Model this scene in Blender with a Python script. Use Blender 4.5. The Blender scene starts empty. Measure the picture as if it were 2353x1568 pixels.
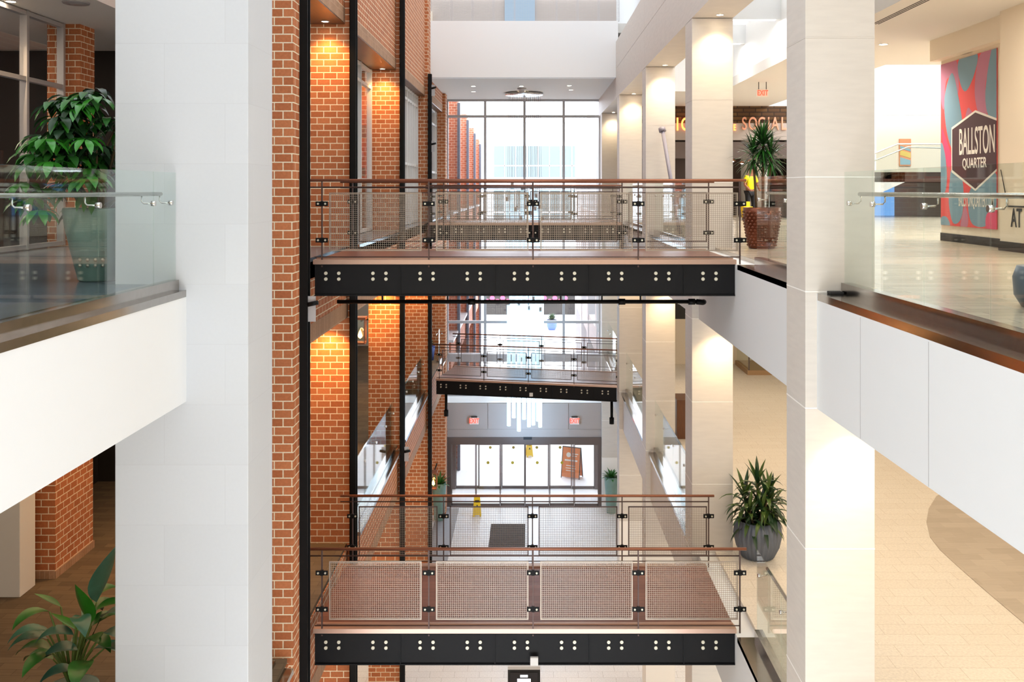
import bpy, bmesh, math, random
from mathutils import Vector, Matrix
random.seed(7)
PI = math.pi
C = bpy.context.scene.collection
scn = bpy.context.scene

# ------------------------------------------------------------------ camera, sky, exposure
CZ = 0.97
cam = bpy.data.objects.new('camera', bpy.data.cameras.new('camera'))
C.objects.link(cam)
cam.location = (0, 0, CZ)
cam.rotation_euler = (PI/2, 0, 0)
cam.data.sensor_fit = 'HORIZONTAL'
cam.data.sensor_width = 36
cam.data.lens = 36*2200/2353
cam.data.shift_x = -38.5/2353
cam.data.shift_y = -347/2353
cam.data.clip_end = 500
scn.camera = cam
scn.view_settings.view_transform = 'Standard'
scn.view_settings.look = 'None'
scn.view_settings.gamma = 1
scn.view_settings.use_curve_mapping = False
scn.view_settings.exposure = 0.42

wd = bpy.data.worlds.new('sky'); scn.world = wd
wd.use_nodes = True
wn = wd.node_tree.nodes; wl = wd.node_tree.links
bg = wn['Background']
tc = wn.new('ShaderNodeTexCoord'); sp = wn.new('ShaderNodeSeparateXYZ'); rp = wn.new('ShaderNodeValToRGB')
wl.new(tc.outputs['Generated'], sp.inputs[0]); wl.new(sp.outputs['Z'], rp.inputs[0]); wl.new(rp.outputs[0], bg.inputs[0])
rp.color_ramp.elements[0].position = 0.0; rp.color_ramp.elements[0].color = (0.84, 0.91, 1.0, 1)
rp.color_ramp.elements[1].position = 0.7; rp.color_ramp.elements[1].color = (0.90, 0.95, 1.0, 1)
bg.inputs[1].default_value = 5.2

def lamp(kind, loc, power, color=(1, 1, 1), size=0.1, rot=(0, 0, 0), sizey=None, angle=110, blend=0.8):
    d = bpy.data.lights.new('lamp_light', kind)
    d.energy = power; d.color = color
    if kind == 'AREA':
        d.size = size
        if sizey: d.shape = 'RECTANGLE'; d.size_y = sizey
    elif kind == 'SPOT':
        d.spot_size = math.radians(angle); d.spot_blend = blend; d.shadow_soft_size = size
    else:
        d.shadow_soft_size = size
    o = bpy.data.objects.new('lamp_light', d); C.objects.link(o)
    o.location = loc; o.rotation_euler = rot
    return o

WARM = (1.0, 0.72, 0.42)
CREAM = (1.0, 0.9, 0.76)
# unseen area lamps added to brighten the galleries and the stair hall
lamp('AREA', (7.2, 20, -1.32), 290, (1, 0.85, 0.66), 4.5, sizey=20)
lamp('AREA', (8.2, 9.5, -1.32), 190, CREAM, 3.5, sizey=8)
lamp('AREA', (11.5, 19, 3.6), 260, (1, 0.95, 0.86), 5, sizey=8)
lamp('AREA', (13.5, 29, 7.8), 900, (1, 0.97, 0.92), 4, sizey=8)
lamp('AREA', (6.4, 11.5, 3.82), 170, CREAM, 1.2, sizey=4.5)
lamp('AREA', (-5.8, 13.5, -1.32), 60, (1.0, 0.62, 0.32), 2.4, sizey=7)
lamp('AREA', (-5.6, 25, -1.32), 70, (1.0, 0.75, 0.5), 2.4, sizey=12)
for yy in (14, 21, 28):
    lamp('AREA', (-5.6, yy, -6.4), 60, (1.0, 0.75, 0.5), 2.4, sizey=4)
    lamp('AREA', (5.6, yy, -6.4), 90, CREAM, 2.4, sizey=4)

# ------------------------------------------------------------------ materials
def lin(r, g, b):
    f = lambda c: (c/255/12.92) if c/255 <= 0.04045 else ((c/255+0.055)/1.055)**2.4
    return (f(r), f(g), f(b), 1)
MATS = {}
def mat(name, col, rough=0.6, metal=0.0, noise=0.0, nscale=8.0, bump=0.0, bscale=60.0, emit=0.0, spec=0.5, stretch=None, col2=None):
    m = bpy.data.materials.new(name); m.use_nodes = True
    nt = m.node_tree; b = nt.nodes['Principled BSDF']
    b.inputs['Base Color'].default_value = col
    b.inputs['Roughness'].default_value = rough
    b.inputs['Metallic'].default_value = metal
    b.inputs['Specular IOR Level'].default_value = spec
    t = nt.nodes.new('ShaderNodeTexCoord'); mp = nt.nodes.new('ShaderNodeMapping')
    nt.links.new(t.outputs['Object'], mp.inputs[0])
    if stretch: mp.inputs['Scale'].default_value = stretch
    if noise > 0 or col2:
        n = nt.nodes.new('ShaderNodeTexNoise'); n.inputs['Scale'].default_value = nscale; n.inputs['Detail'].default_value = 4
        nt.links.new(mp.outputs[0], n.inputs['Vector'])
        r = nt.nodes.new('ShaderNodeValToRGB')
        c2 = col2 if col2 else tuple(c*(1-noise) for c in col[:3])+(1,)
        r.color_ramp.elements[0].position = 0.3; r.color_ramp.elements[0].color = c2
        r.color_ramp.elements[1].position = 0.7; r.color_ramp.elements[1].color = col
        nt.links.new(n.outputs['Fac'], r.inputs[0]); nt.links.new(r.outputs[0], b.inputs['Base Color'])
    if bump > 0:
        n2 = nt.nodes.new('ShaderNodeTexNoise'); n2.inputs['Scale'].default_value = bscale
        nt.links.new(mp.outputs[0], n2.inputs['Vector'])
        bp = nt.nodes.new('ShaderNodeBump'); bp.inputs['Strength'].default_value = bump; bp.inputs['Distance'].default_value = 0.01
        nt.links.new(n2.outputs['Fac'], bp.inputs['Height']); nt.links.new(bp.outputs[0], b.inputs['Normal'])
    if emit > 0:
        b.inputs['Emission Color'].default_value = col; b.inputs['Emission Strength'].default_value = emit
    MATS[name] = m
    return m

def brickmat(name, c1, c2, mortar, bw, rh, ms, rough=0.75, mott=0.18, bumpd=0.006, offset=0.5, bias=0.0, streak=0.0, smooth=0.1, spec=0.4, coat=0.0):
    m = bpy.data.materials.new(name); m.use_nodes = True
    nt = m.node_tree; b = nt.nodes['Principled BSDF']; L = nt.links.new
    t = nt.nodes.new('ShaderNodeUVMap'); t.uv_map = 'UVMap'
    k = nt.nodes.new('ShaderNodeTexBrick')
    L(t.outputs[0], k.inputs['Vector'])
    k.inputs['Scale'].default_value = 1.0
    k.inputs['Brick Width'].default_value = bw; k.inputs['Row Height'].default_value = rh
    k.inputs['Mortar Size'].default_value = ms; k.inputs['Mortar Smooth'].default_value = smooth
    k.inputs['Bias'].default_value = bias; k.offset = offset
    k.inputs['Color1'].default_value = c1; k.inputs['Color2'].default_value = c2; k.inputs['Mortar'].default_value = mortar
    out = k.outputs['Color']
    n = nt.nodes.new('ShaderNodeTexNoise'); n.inputs['Scale'].default_value = 30 if not streak else 3; n.inputs['Detail'].default_value = 6
    if streak:
        mp = nt.nodes.new('ShaderNodeMapping'); mp.inputs['Scale'].default_value = (1.0, 14.0, 1)
        L(t.outputs[0], mp.inputs[0]); L(mp.outputs[0], n.inputs['Vector'])
    else:
        L(t.outputs[0], n.inputs['Vector'])
    mx = nt.nodes.new('ShaderNodeMix'); mx.data_type = 'RGBA'; mx.blend_type = 'MULTIPLY'
    mx.inputs[0].default_value = 1.0
    r = nt.nodes.new('ShaderNodeValToRGB'); a = streak if streak else mott
    r.color_ramp.elements[0].position = 0.3; r.color_ramp.elements[0].color = (1-a, 1-a, 1-a, 1)
    r.color_ramp.elements[1].position = 0.7; r.color_ramp.elements[1].color = (1, 1, 1, 1)
    L(n.outputs['Fac'], r.inputs[0]); L(out, mx.inputs[6]); L(r.outputs[0], mx.inputs[7]); L(mx.outputs[2], b.inputs['Base Color'])
    b.inputs['Roughness'].default_value = rough; b.inputs['Specular IOR Level'].default_value = spec
    if bumpd > 0:
        bp = nt.nodes.new('ShaderNodeBump'); bp.invert = True; bp.inputs['Strength'].default_value = 0.6; bp.inputs['Distance'].default_value = bumpd
        L(k.outputs['Fac'], bp.inputs['Height']); L(bp.outputs[0], b.inputs['Normal'])
    MATS[name] = m
    return m

def glassmat(name, tint, refl=1.0):
    m = bpy.data.materials.new(name); m.use_nodes = True
    nt = m.node_tree; nt.nodes.remove(nt.nodes['Principled BSDF']); L = nt.links.new
    o = nt.nodes['Material Output']
    tr = nt.nodes.new('ShaderNodeBsdfTransparent'); tr.inputs[0].default_value = tint
    gl = nt.nodes.new('ShaderNodeBsdfGlossy'); gl.inputs['Roughness'].default_value = 0.02
    gl.inputs[0].default_value = (refl, refl, refl, 1)
    fr = nt.nodes.new('ShaderNodeFresnel'); ge = nt.nodes.new('ShaderNodeNewGeometry'); mr = nt.nodes.new('ShaderNodeMapRange')
    mr.inputs['To Min'].default_value = 1.42; mr.inputs['To Max'].default_value = 1/1.42   # same reflection on both faces of a pane
    L(ge.outputs['Backfacing'], mr.inputs['Value']); L(mr.outputs[0], fr.inputs[0])
    ms = nt.nodes.new('ShaderNodeMixShader')
    L(fr.outputs[0], ms.inputs[0]); L(tr.outputs[0], ms.inputs[1]); L(gl.outputs[0], ms.inputs[2]); L(ms.outputs[0], o.inputs[0])
    MATS[name] = m
    return m

brickmat('brick', lin(202, 125, 80), lin(180, 104, 62), lin(246, 230, 200), 0.228, 0.111, 0.0078)
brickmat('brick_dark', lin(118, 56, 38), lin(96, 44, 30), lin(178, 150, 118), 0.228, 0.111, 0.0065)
brickmat('soldier', lin(186, 146, 116), lin(168, 128, 98), lin(200, 172, 144), 0.075, 0.40, 0.003)
brickmat('brick_old', lin(120, 88, 52), lin(86, 58, 34), lin(60, 42, 28), 0.42, 0.14, 0.02)
brickmat('stonewhite', lin(204, 207, 211), lin(201, 204, 208), lin(197, 199, 203), 1.25, 0.62, 0.003, rough=0.7, bumpd=0.0005, mott=0.015)
mat('stone', lin(221, 214, 205), 0.55, noise=0.07, nscale=3, stretch=(1, 1, 6), bump=0.05, bscale=90)
mat('caulk', lin(250, 246, 240), 0.8)
mat('stonejoint', lin(214, 200, 182), 0.8)
mat('white', lin(229, 231, 232), 0.65)
mat('brightwhite', lin(244, 245, 245), 0.65)
mat('ceiling', lin(226, 222, 216), 0.8)
mat('cream', lin(240, 226, 204), 0.7)
mat('blacksteel', lin(8, 8, 9), 0.5, metal=0.0, noise=0.2, nscale=40, spec=0.2)
mat('girder', lin(13, 13, 16), 0.5, spec=0.22, noise=0.15, nscale=20)
mat('bolt', lin(208, 204, 186), 0.4, metal=0.3)
mat('copper', lin(146, 96, 76), 0.3, metal=0.6)
mat('railsteel', lin(84, 66, 62), 0.4, metal=0.6)
mat('nosing', lin(196, 164, 146), 0.3, metal=0.6)
mat('meshmetal', lin(160, 147, 134), 0.38, metal=0.7)
mat('stainless', lin(176, 170, 164), 0.16, metal=1.0, noise=0.1, nscale=2, stretch=(1, 8, 8))
mat('chrome', lin(214, 212, 208), 0.18, metal=1.0)
mat('alu', lin(186, 184, 186), 0.4, metal=0.4)
mat('aluwhite', lin(214, 212, 210), 0.5)
mat('bronzeframe', lin(104, 92, 88), 0.4, metal=0.4)
mat('wood_soffit', lin(110, 66, 34), 0.35, noise=0.3, nscale=5, stretch=(6, 1, 1))
mat('greypanel', lin(180, 168, 160), 0.7, noise=0.06, nscale=60)
mat('matdark', lin(72, 68, 68), 0.95, noise=0.25, nscale=90)
mat('dark', lin(38, 32, 30), 0.7)
mat('darkwood', lin(52, 34, 26), 0.6)
mat('leaf', lin(54, 120, 46), 0.3, noise=0.4, nscale=6, spec=0.6)
mat('leafbright', lin(58, 140, 40), 0.28, noise=0.35, nscale=5, spec=0.6)
mat('leafblue', lin(70, 124, 104), 0.3, noise=0.4, nscale=5, spec=0.6)
mat('leafdark', lin(34, 66, 34), 0.35, noise=0.4, nscale=8)
mat('leafolive', lin(78, 104, 44), 0.32, noise=0.4, nscale=8)
mat('stem', lin(96, 120, 52), 0.6, noise=0.2)
mat('trunk', lin(104, 84, 58), 0.85, noise=0.3, nscale=20, bump=0.4)
mat('soil', lin(48, 38, 30), 0.95, noise=0.4, nscale=50)
mat('potgreen', lin(118, 150, 142), 0.3, noise=0.15, nscale=4)
mat('potgrey', lin(100, 108, 122), 0.35, noise=0.1, nscale=6)
mat('potbronze', lin(112, 62, 42), 0.28, metal=0.7)
mat('potblue', lin(70, 90, 170), 0.4)
mat('yellow', lin(245, 205, 30), 0.5)
mat('ochre', lin(176, 156, 40), 0.6)
mat('palewin', lin(150, 172, 190), 0.3)
mat('polegrey', lin(142, 136, 146), 0.5)
mat('soldierwood', lin(176, 142, 104), 0.6)
mat('vest', lin(250, 240, 10), 0.6, emit=0.0)
mat('black', lin(16, 16, 17), 0.6)
mat('skin', lin(150, 100, 74), 0.6)
mat('cloth_dark', lin(26, 27, 34), 0.8)
mat('red_lit', (1.0, 0.06, 0.03, 1), 0.5, emit=1.6)
mat('orange_lit', (1.0, 0.25, 0.06, 1), 0.5, emit=2.6)
mat('pinkletter', lin(236, 168, 138), 0.5)
mat('lamp_on', (1.0, 0.93, 0.82, 1), 0.5, emit=9)
mat('lamp_strip', (1.0, 0.98, 0.95, 1), 0.5, emit=2.2)
mat('flame', (1.0, 0.42, 0.08, 1), 0.5, emit=14)
mat('tube_on', (0.55, 0.82, 1.0, 1), 0.5, emit=1.5)
mat('frost', (1.0, 0.75, 0.62, 1), 0.6, emit=0.5)
mat('screen', lin(26, 26, 34), 0.2)
mat('screenwhite', (0.9, 0.93, 1, 1), 0.5, emit=1.2)
mat('screengreen', lin(60, 200, 130), 0.5, emit=1.0)
mat('screenpink', lin(220, 110, 190), 0.5, emit=1.0)
mat('screenblue', lin(150, 160, 240), 0.5, emit=1.0)
mat('bluelight', lin(110, 165, 230), 0.3, emit=0.9)
mat('screenred', lin(230, 80, 70), 0.5, emit=1.0)
mat('mural_blue', lin(118, 152, 170), 0.6)
mat('mural_red', lin(226, 78, 78), 0.6)
mat('mural_pink', lin(228, 74, 116), 0.6)
mat('mural_mauve', lin(184, 116, 142), 0.6)
mat('mural_dark', lin(74, 48, 54), 0.6)
mat('sign_white', lin(240, 236, 226), 0.6)
mat('orangeboard', lin(232, 134, 66), 0.6)
mat('artorange', lin(228, 150, 104), 0.6); mat('artyellow', lin(232, 198, 100), 0.6); mat('artblue', lin(140, 178, 190), 0.6)
mat('outwhite', lin(220, 223, 226), 0.8)
mat('outfloor', lin(246, 247, 248), 0.7)
mat('outglass', lin(104, 114, 116), 0.2)
mat('slateblue', lin(88, 94, 108), 0.4)
mat('floorgrey', lin(150, 148, 150), 0.5, noise=0.1)
brickmat('deck', lin(140, 92, 76), lin(118, 74, 60), lin(78, 46, 38), 2.1, 0.135, 0.003, rough=0.3, bumpd=0.001, streak=0.28, offset=0.37)
brickmat('tilecream', lin(240, 230, 214), lin(236, 225, 208), lin(206, 190, 168), 0.61, 0.305, 0.003, rough=0.35, bumpd=0.0005, offset=0.33)
brickmat('planklight', lin(206, 192, 172), lin(188, 173, 152), lin(150, 136, 120), 1.2, 0.2, 0.004, rough=0.22, bumpd=0.0, streak=0.12)
brickmat('tilewhite', lin(246, 244, 243), lin(241, 239, 238), lin(196, 190, 186), 0.61, 0.305, 0.004, rough=0.3, bumpd=0.0)
brickmat('carpetblue', lin(112, 121, 130), lin(92, 100, 110), lin(92, 98, 106), 0.9, 0.25, 0.002, rough=0.2, bumpd=0.0, streak=0.3)
brickmat('carpetbrown', lin(122, 104, 82), lin(104, 88, 70), lin(92, 78, 62), 0.5, 0.16, 0.004, rough=0.8, bumpd=0.0, streak=0.25)
brickmat('carpetgrey', lin(196, 182, 164), lin(184, 170, 152), lin(180, 166, 150), 0.5, 0.25, 0.002, rough=0.9, bumpd=0.0, streak=0.1)
brickmat('brickout', lin(196, 120, 92), lin(180, 104, 78), lin(226, 204, 184), 0.228, 0.111, 0.0065)
def roofglass(name, tint):
    m = bpy.data.materials.new(name); m.use_nodes = True
    nt = m.node_tree; nt.nodes.remove(nt.nodes['Principled BSDF'])
    tr = nt.nodes.new('ShaderNodeBsdfTransparent'); tr.inputs[0].default_value = tint
    nt.links.new(tr.outputs[0], nt.nodes['Material Output'].inputs[0]); MATS[name] = m
roofglass('roofglass', (0.52, 0.52, 0.52, 1))
glassmat('glass', (0.925, 0.965, 0.95, 1))
glassmat('windowglass', (0.98, 0.99, 1.0, 1))

# ------------------------------------------------------------------ mesh helpers
class MB:
    """collects shapes in world (or local) metres; build() links them as ONE mesh object"""
    def __init__(s): s.bm = bmesh.new()
    def box(s, x0, x1, y0, y1, z0, z1, bev=0):
        r = bmesh.ops.create_cube(s.bm, size=1)
        vs = r['verts']
        for v in vs:
            v.co = Vector(((x0+x1)/2+v.co.x*(x1-x0), (y0+y1)/2+v.co.y*(y1-y0), (z0+z1)/2+v.co.z*(z1-z0)))
        if bev:
            es = list({e for v in vs for e in v.link_edges})
            bmesh.ops.bevel(s.bm, geom=es, offset=bev, segments=2, affect='EDGES', profile=0.5)
        return s
    def prism(s, pts, z0, z1, axis='z'):
        """polygon pts extruded; axis z: (x,y); axis x: pts=(y,z) extruded x z0..z1; axis y: pts=(x,z)"""
        def P(p, h):
            return {'z': (p[0], p[1], h), 'x': (h, p[0], p[1]), 'y': (p[0], h, p[1])}[axis]
        a = [s.bm.verts.new(P(p, z0)) for p in pts]; b = [s.bm.verts.new(P(p, z1)) for p in pts]
        n = len(pts)
        fs = [s.bm.faces.new(a), s.bm.faces.new(b)]
        for i in range(n): fs.append(s.bm.faces.new((a[i], a[(i+1) % n], b[(i+1) % n], b[i])))
        bmesh.ops.recalc_face_normals(s.bm, faces=fs)
        return s
    def tube(s, pts, r, seg=10, r2=None, cap=True):
        pts = [Vector(p) for p in pts]; n = len(pts); rings = []
        for i, p in enumerate(pts):
            t = (pts[min(i+1, n-1)]-pts[max(i-1, 0)]).normalized()
            up = Vector((0, 0, 1)) if abs(t.z) < 0.9 else Vector((1, 0, 0))
            u = t.cross(up).normalized(); w = u.cross(t)
            rr = r if r2 is None else r+(r2-r)*i/(n-1)
            rings.append([s.bm.verts.new(p+u*math.cos(2*PI*k/seg)*rr+w*math.sin(2*PI*k/seg)*rr) for k in range(seg)])
        for i in range(n-1):
            for k in range(seg):
                f = s.bm.faces.new((rings[i][k], rings[i][(k+1) % seg], rings[i+1][(k+1) % seg], rings[i+1][k])); f.smooth = True
        if cap:
            s.bm.faces.new(rings[0][::-1]); s.bm.faces.new(rings[-1])
        return s
    def lathe(s, prof, cx=0, cy=0, seg=32, ribs=0, ribd=0.0, smooth=True):
        rings = []
        for r, z in prof:
            ring = []
            for k in range(seg):
                a = 2*PI*k/seg; rr = r
                if ribs: rr = r-ribd*abs(math.sin(a*ribs/2))*(1 if r > 0.05 else 0)
                ring.append(s.bm.verts.new((cx+math.cos(a)*rr, cy+math.sin(a)*rr, z)))
            rings.append(ring)
        for i in range(len(prof)-1):
            for k in range(seg):
                f = s.bm.faces.new((rings[i][k], rings[i][(k+1) % seg], rings[i+1][(k+1) % seg], rings[i+1][k])); f.smooth = smooth
        if prof[0][0] > 1e-4: s.bm.faces.new(rings[0][::-1])
        if prof[-1][0] > 1e-4: s.bm.faces.new(rings[-1])
        return s
    def leaf(s, base, d, length, width, droop=0.5, seg=5, fold=0.25, tipf=0.0, wpos=0.45):
        """a curved folded blade from base in direction d"""
        base = Vector(base); d = Vector(d).normalized()
        side = d.cross(Vector((0, 0, 1)))
        side = side.normalized() if side.length > 1e-3 else Vector((1, 0, 0))
        p = base.copy(); prev = None; cur = d.copy()
        for i in range(seg+1):
            t = i/seg
            w = width*0.5*(math.sin(PI*min(1, t**(math.log(0.5)/math.log(wpos)))) if 0 < t < 1 else 0.0)
            w = max(w, 0.003*width if i in (0, seg) else 0.02*width)
            nrm = side.cross(cur).normalized()
            a = s.bm.verts.new(p-side*w+nrm*fold*w); m = s.bm.verts.new(p); b = s.bm.verts.new(p+side*w+nrm*fold*w)
            if prev:
                for q in ((prev[0], prev[1], m, a), (prev[1], prev[2], b, m)):
                    f = s.bm.faces.new(q); f.smooth = True
            prev = (a, m, b)
            p = p+cur*(length/seg)
            cur = (cur+Vector((0, 0, -1))*droop/seg*(0.6+t)).normalized()
        return s
    def build(s, name, material, parent=None, recentre=True, mats=None):
        bm = s.bm
        uv = bm.loops.layers.uv.new('UVMap')
        bm.normal_update()
        for f in bm.faces:
            n = f.normal; ax, ay, az = abs(n.x), abs(n.y), abs(n.z)
            for l in f.loops:
                c = l.vert.co
                l[uv].uv = (c.x, c.y) if az >= ax and az >= ay else ((c.y, c.z) if ax >= ay else (c.x, c.z))
        me = bpy.data.meshes.new(name)
        off = Vector((0, 0, 0))
        if recentre and parent is None and bm.verts:
            xs = [v.co.x for v in bm.verts]; ys = [v.co.y for v in bm.verts]; zs = [v.co.z for v in bm.verts]
            off = Vector(((min(xs)+max(xs))/2, (min(ys)+max(ys))/2, min(zs)))
            bmesh.ops.translate(bm, verts=bm.verts, vec=-off)
        bm.to_mesh(me); bm.free()
        for mm in (mats or [material]): me.materials.append(MATS[mm])
        o = bpy.data.objects.new(name, me); C.objects.link(o)
        o.location = off
        if parent: o.parent = parent
        return o

def tag(o, label=None, cat=None, group=None, kind=None):
    if label: o['label'] = label
    if cat: o['category'] = cat
    if group: o['group'] = group
    if kind: o['kind'] = kind
    return o
def thing(name, label, cat, loc=(0, 0, 0), rz=0, group=None):
    o = bpy.data.objects.new(name, None); C.objects.link(o)
    o.location = loc; o.rotation_euler = (0, 0, rz); o.empty_display_size = 0.1
    return tag(o, label, cat, group)
def part(name, mb, m, parent, loc=None, label=None):
    """mb in the thing's own local coordinates"""
    o = mb.build(name, m, parent)
    if loc: o.location = loc
    if label: o['label'] = label
    return o
def copy_tree(o, parent=None):
    c = o.copy(); C.objects.link(c)
    c.parent = parent
    for ch in [x for x in bpy.data.objects if x.parent == o]: copy_tree(ch, c)
    return c
def struct(name, mb, m, label=None):
    return tag(mb.build(name, m), label, None, None, 'structure')
def solid(name, mb, m, label, cat, group=None, kind=None):
    return tag(mb.build(name, m), label, cat, group, kind)
def B(*a, bev=0): return MB().box(*a, bev=bev)
def text(s, name, m, parent, loc, size, rot=(PI/2, 0, 0), sx=1.0, ext=0.01, align='CENTER', label=None, bold=0.0):
    cu = bpy.data.curves.new(name, 'FONT'); cu.body = s; cu.size = size; cu.extrude = ext; cu.align_x = align; cu.align_y = 'CENTER'
    cu.offset = bold
    cu.materials.append(MATS[m])
    tmp = bpy.data.objects.new(name, cu); C.objects.link(tmp)
    dg = bpy.context.evaluated_depsgraph_get()
    me = bpy.data.meshes.new_from_object(tmp.evaluated_get(dg)); bpy.data.objects.remove(tmp)
    o = bpy.data.objects.new(name, me); C.objects.link(o)
    if not me.materials: me.materials.append(MATS[m])
    o.location = loc; o.rotation_euler = rot; o.scale = (sx, 1, 1)
    if parent: o.parent = parent
    return o

L3, L2, L1 = 0.0, -5.12, -11.0
RX = 2.865    # stone side balcony edge
LX = -3.12    # brick side balcony edge

# ------------------------------------------------------------------ floors
struct('floor', B(-14, -3.12, 12.46, 40, -0.3, 0), 'carpetblue', 'dark blue grey carpet of the upper gallery on the brick side')
struct('floor', B(-14, -4.27, 9.87, 12.45, -0.3, 0), 'carpetblue', 'dark blue grey carpet behind the white pillar')
struct('floor', B(-14, -3.74, 3, 9.86, -0.3, 0), 'carpetblue', 'dark carpet of the upper gallery beside the white pillar')
struct('floor', MB().prism([(RX+0.28, 37.4), (18, 37.4), (18, 3), (RX+0.44, 3), (RX+0.44, 9.5), (RX+0.28, 9.53)], -0.3, 0), 'planklight', 'pale plank floor of the upper gallery on the stone side')
struct('floor', B(-14, LX-0.02, 3, 37.4, L2-0.3, L2), 'carpetbrown', 'brown floor of the middle gallery on the brick side')
struct('floor', MB().prism([(RX+0.28, 37.4), (18, 37.4), (18, 3), (RX+0.44, 3), (RX+0.44, 9.5), (RX+0.28, 9.53)], L2-0.3, L2), 'tilecream', 'cream tile floor of the middle gallery on the stone side')
struct('floor', B(-14, 18, 3, 37.6, L1-0.3, L1), 'tilewhite', 'white tile floor of the ground level')
struct('trim_1', B(-3.4, -2.62, 26, 36, L1, L1+0.004), 'floorgrey', 'grey border tiles along the brick side of the ground floor')
# curved carpet on the middle level
px = lambda x, y, z: ((x-1215)*(CZ-z)/(y-437), 2200*(CZ-z)/(y-437))
cp = [px(2152, 1141, L2), px(2134, 1170, L2), px(2129, 1200, L2), px(2137, 1235, L2), px(2160, 1265, L2), px(2200, 1302, L2), px(2260, 1355, L2), px(2353, 1434, L2),
      px(2480, 1540, L2), (12, px(2480, 1540, L2)[1]), (12, px(2152, 1141, L2)[1]+1.2), (px(2152, 1141, L2)[0]+1.0, px(2152, 1141, L2)[1]+0.9)]
solid('carpet', MB().prism(cp, L2, L2+0.008), 'carpetgrey', 'grey brown carpet with a curved edge laid in the cream tile floor', 'carpet')

# ------------------------------------------------------------------ ceilings and outer walls
struct('ceiling', B(5.65, 18, 3, 22.0, 3.85, 4.1), 'ceiling', 'low off-white ceiling over the upper stone side gallery')
struct('ceiling', B(3.44, 8.2, 22.0, 23.9, 3.85, 4.1), 'ceiling') if False else None
struct('ceiling', B(5.65, 8.2, 22.0, 33.2, 3.85, 4.1), 'ceiling', 'low off-white ceiling in front of the restaurant')
struct('ceiling', B(3.44, 5.65, 28.0, 33.2, 3.85, 4.1), 'ceiling', 'low off-white ceiling behind the third stone pillar')
struct('wall_right', B(5.65, 5.8, 3, 28.0, 4.1, 8.6), 'brightwhite', 'white bulkhead above the upper stone side gallery')
struct('wall_back', B(3.6, 5.65, 27.9, 27.99, 3.85, 8.6), 'brightwhite', 'white end wall of the light slot')
struct('wall_right', B(3.44, 3.6, 9.5, 37.6, 5.65, 8.6), 'white', 'white upstand above the stone beam')
struct('ceiling', B(-14, -6.55, 3, 40, 3.85, 4.1), 'ceiling', 'low grey ceiling over the upper brick side gallery')
struct('wall_left', B(-6.7, -6.55, 3, 40, 4.1, 7.5), 'white', 'white bulkhead above the brick side gallery')
struct('wall_back', B(-14, -3.8, 37.6, 37.8, L1, 8), 'cream')
struct('wall_back', B(3.44, 8.0, 37.45, 37.6, L1, 3.85), 'cream')
# slab undersides (ceilings of the middle and ground level)
struct('ceiling', B(-14, -3.75, 3, 37.4, -1.26, -1.2), 'ceiling', 'ceiling of the middle gallery on the brick side')
struct('ceiling', B(3.44, 18, 3, 37.4, -1.26, -1.2), 'ceiling', 'ceiling of the middle gallery on the stone side')
struct('ceiling', B(-14, -3.75, 3, 37.4, L2-1.26, L2-1.2), 'ceiling', 'ceiling of the ground level on the brick side')
struct('ceiling', B(3.44, 18, 3, 37.4, L2-1.26, L2-1.2), 'ceiling', 'ceiling of the ground level on the stone side')
# unseen tinted skylight and enclosing walls, added to dim the sky indoors
glassroof = B(-14, 18, -4, 37.8, 8.6, 8.64)
struct('window_8', glassroof, 'roofglass', 'unseen tinted skylight added over the atrium to dim the sky')
struct('wall_front', B(-14, 18, -4.2, -4, L1, 8.6), 'cream')  # unseen walls added to keep out sky light from the rear and sides
struct('wall_left', B(-14.2, -14, -4, 38, L1, 8.6), 'cream')
struct('wall_right', B(18, 18.2, -4, 38, L1, 8.6), 'cream')
# middle level outer walls
struct('wall_right', B(12, 12.2, 3, 37.4, L2, -1.25), 'cream', 'cream wall of the middle gallery')
struct('wall_back', B(3.44, 12, 33.5, 33.7, L2, -1.25), 'cream', 'cream end wall of the middle gallery')
struct('wall_left', B(-9.2, -9.0, 3, 37.4, L2, -1.25), 'dark', 'dark shop front wall of the middle gallery')
struct('wall_left', B(-9.2, -9.0, 3, 37.4, L1, L2-1.25), 'cream')
struct('wall_right', B(9.0, 9.2, 3, 37.4, L1, L2-1.25), 'cream')

# ------------------------------------------------------------------ pillars on the stone side
ZJ = [3.87, 2.49, 1.10, -0.04, -1.20, -2.60, -3.99, -5.16, -6.32, -7.7, -9.1, -11.0]
def stone_pillar(yf, label, x0=2.75, x1=3.44, dep=0.69):
    mb = MB()
    for a, b in zip(ZJ[:-1], ZJ[1:]):
        mb.box(x0, x1, yf, yf+dep, b+0.007, a-0.007, bev=0.003)
    n0 = len(mb.bm.faces)
    for z in ZJ[1:-1]: mb.box(x0-0.0012, x1+0.0012, yf-0.0012, yf+dep+0.0012, z-0.0068, z+0.0068)
    mb.bm.faces.ensure_lookup_table()
    for f in mb.bm.faces[n0:]: f.material_index = 1
    return tag(mb.build('stone_pillar', None, mats=['stone', 'caulk']), label, 'pillar', 'limestone clad pillars of the atrium')
PR = [9.52, 16.13, 22.5, 29.1, 36.0]
for yf, lb in zip(PR, ['big pale limestone pillar standing between the two glass railings',
                       'limestone pillar where the bridges land, downlit from the beam',
                       'limestone pillar with a metal pole leaning on it',
                       'limestone pillar in front of the angled far bridge',
                       'lit limestone pillar beside the tall window wall']):
    stone_pillar(yf, lb)
mb = MB()
for a, b in ((6, 14.3), (14.312, 22.8), (22.812, 31), (31.012, 37.6)):
    mb.box(2.75, 3.44, a, b, 3.872, 4.79); mb.box(2.75, 3.44, a, b, 4.8, 5.65)
struct('wall_right', mb, 'stone', 'long limestone beam resting on the row of stone pillars')
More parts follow.
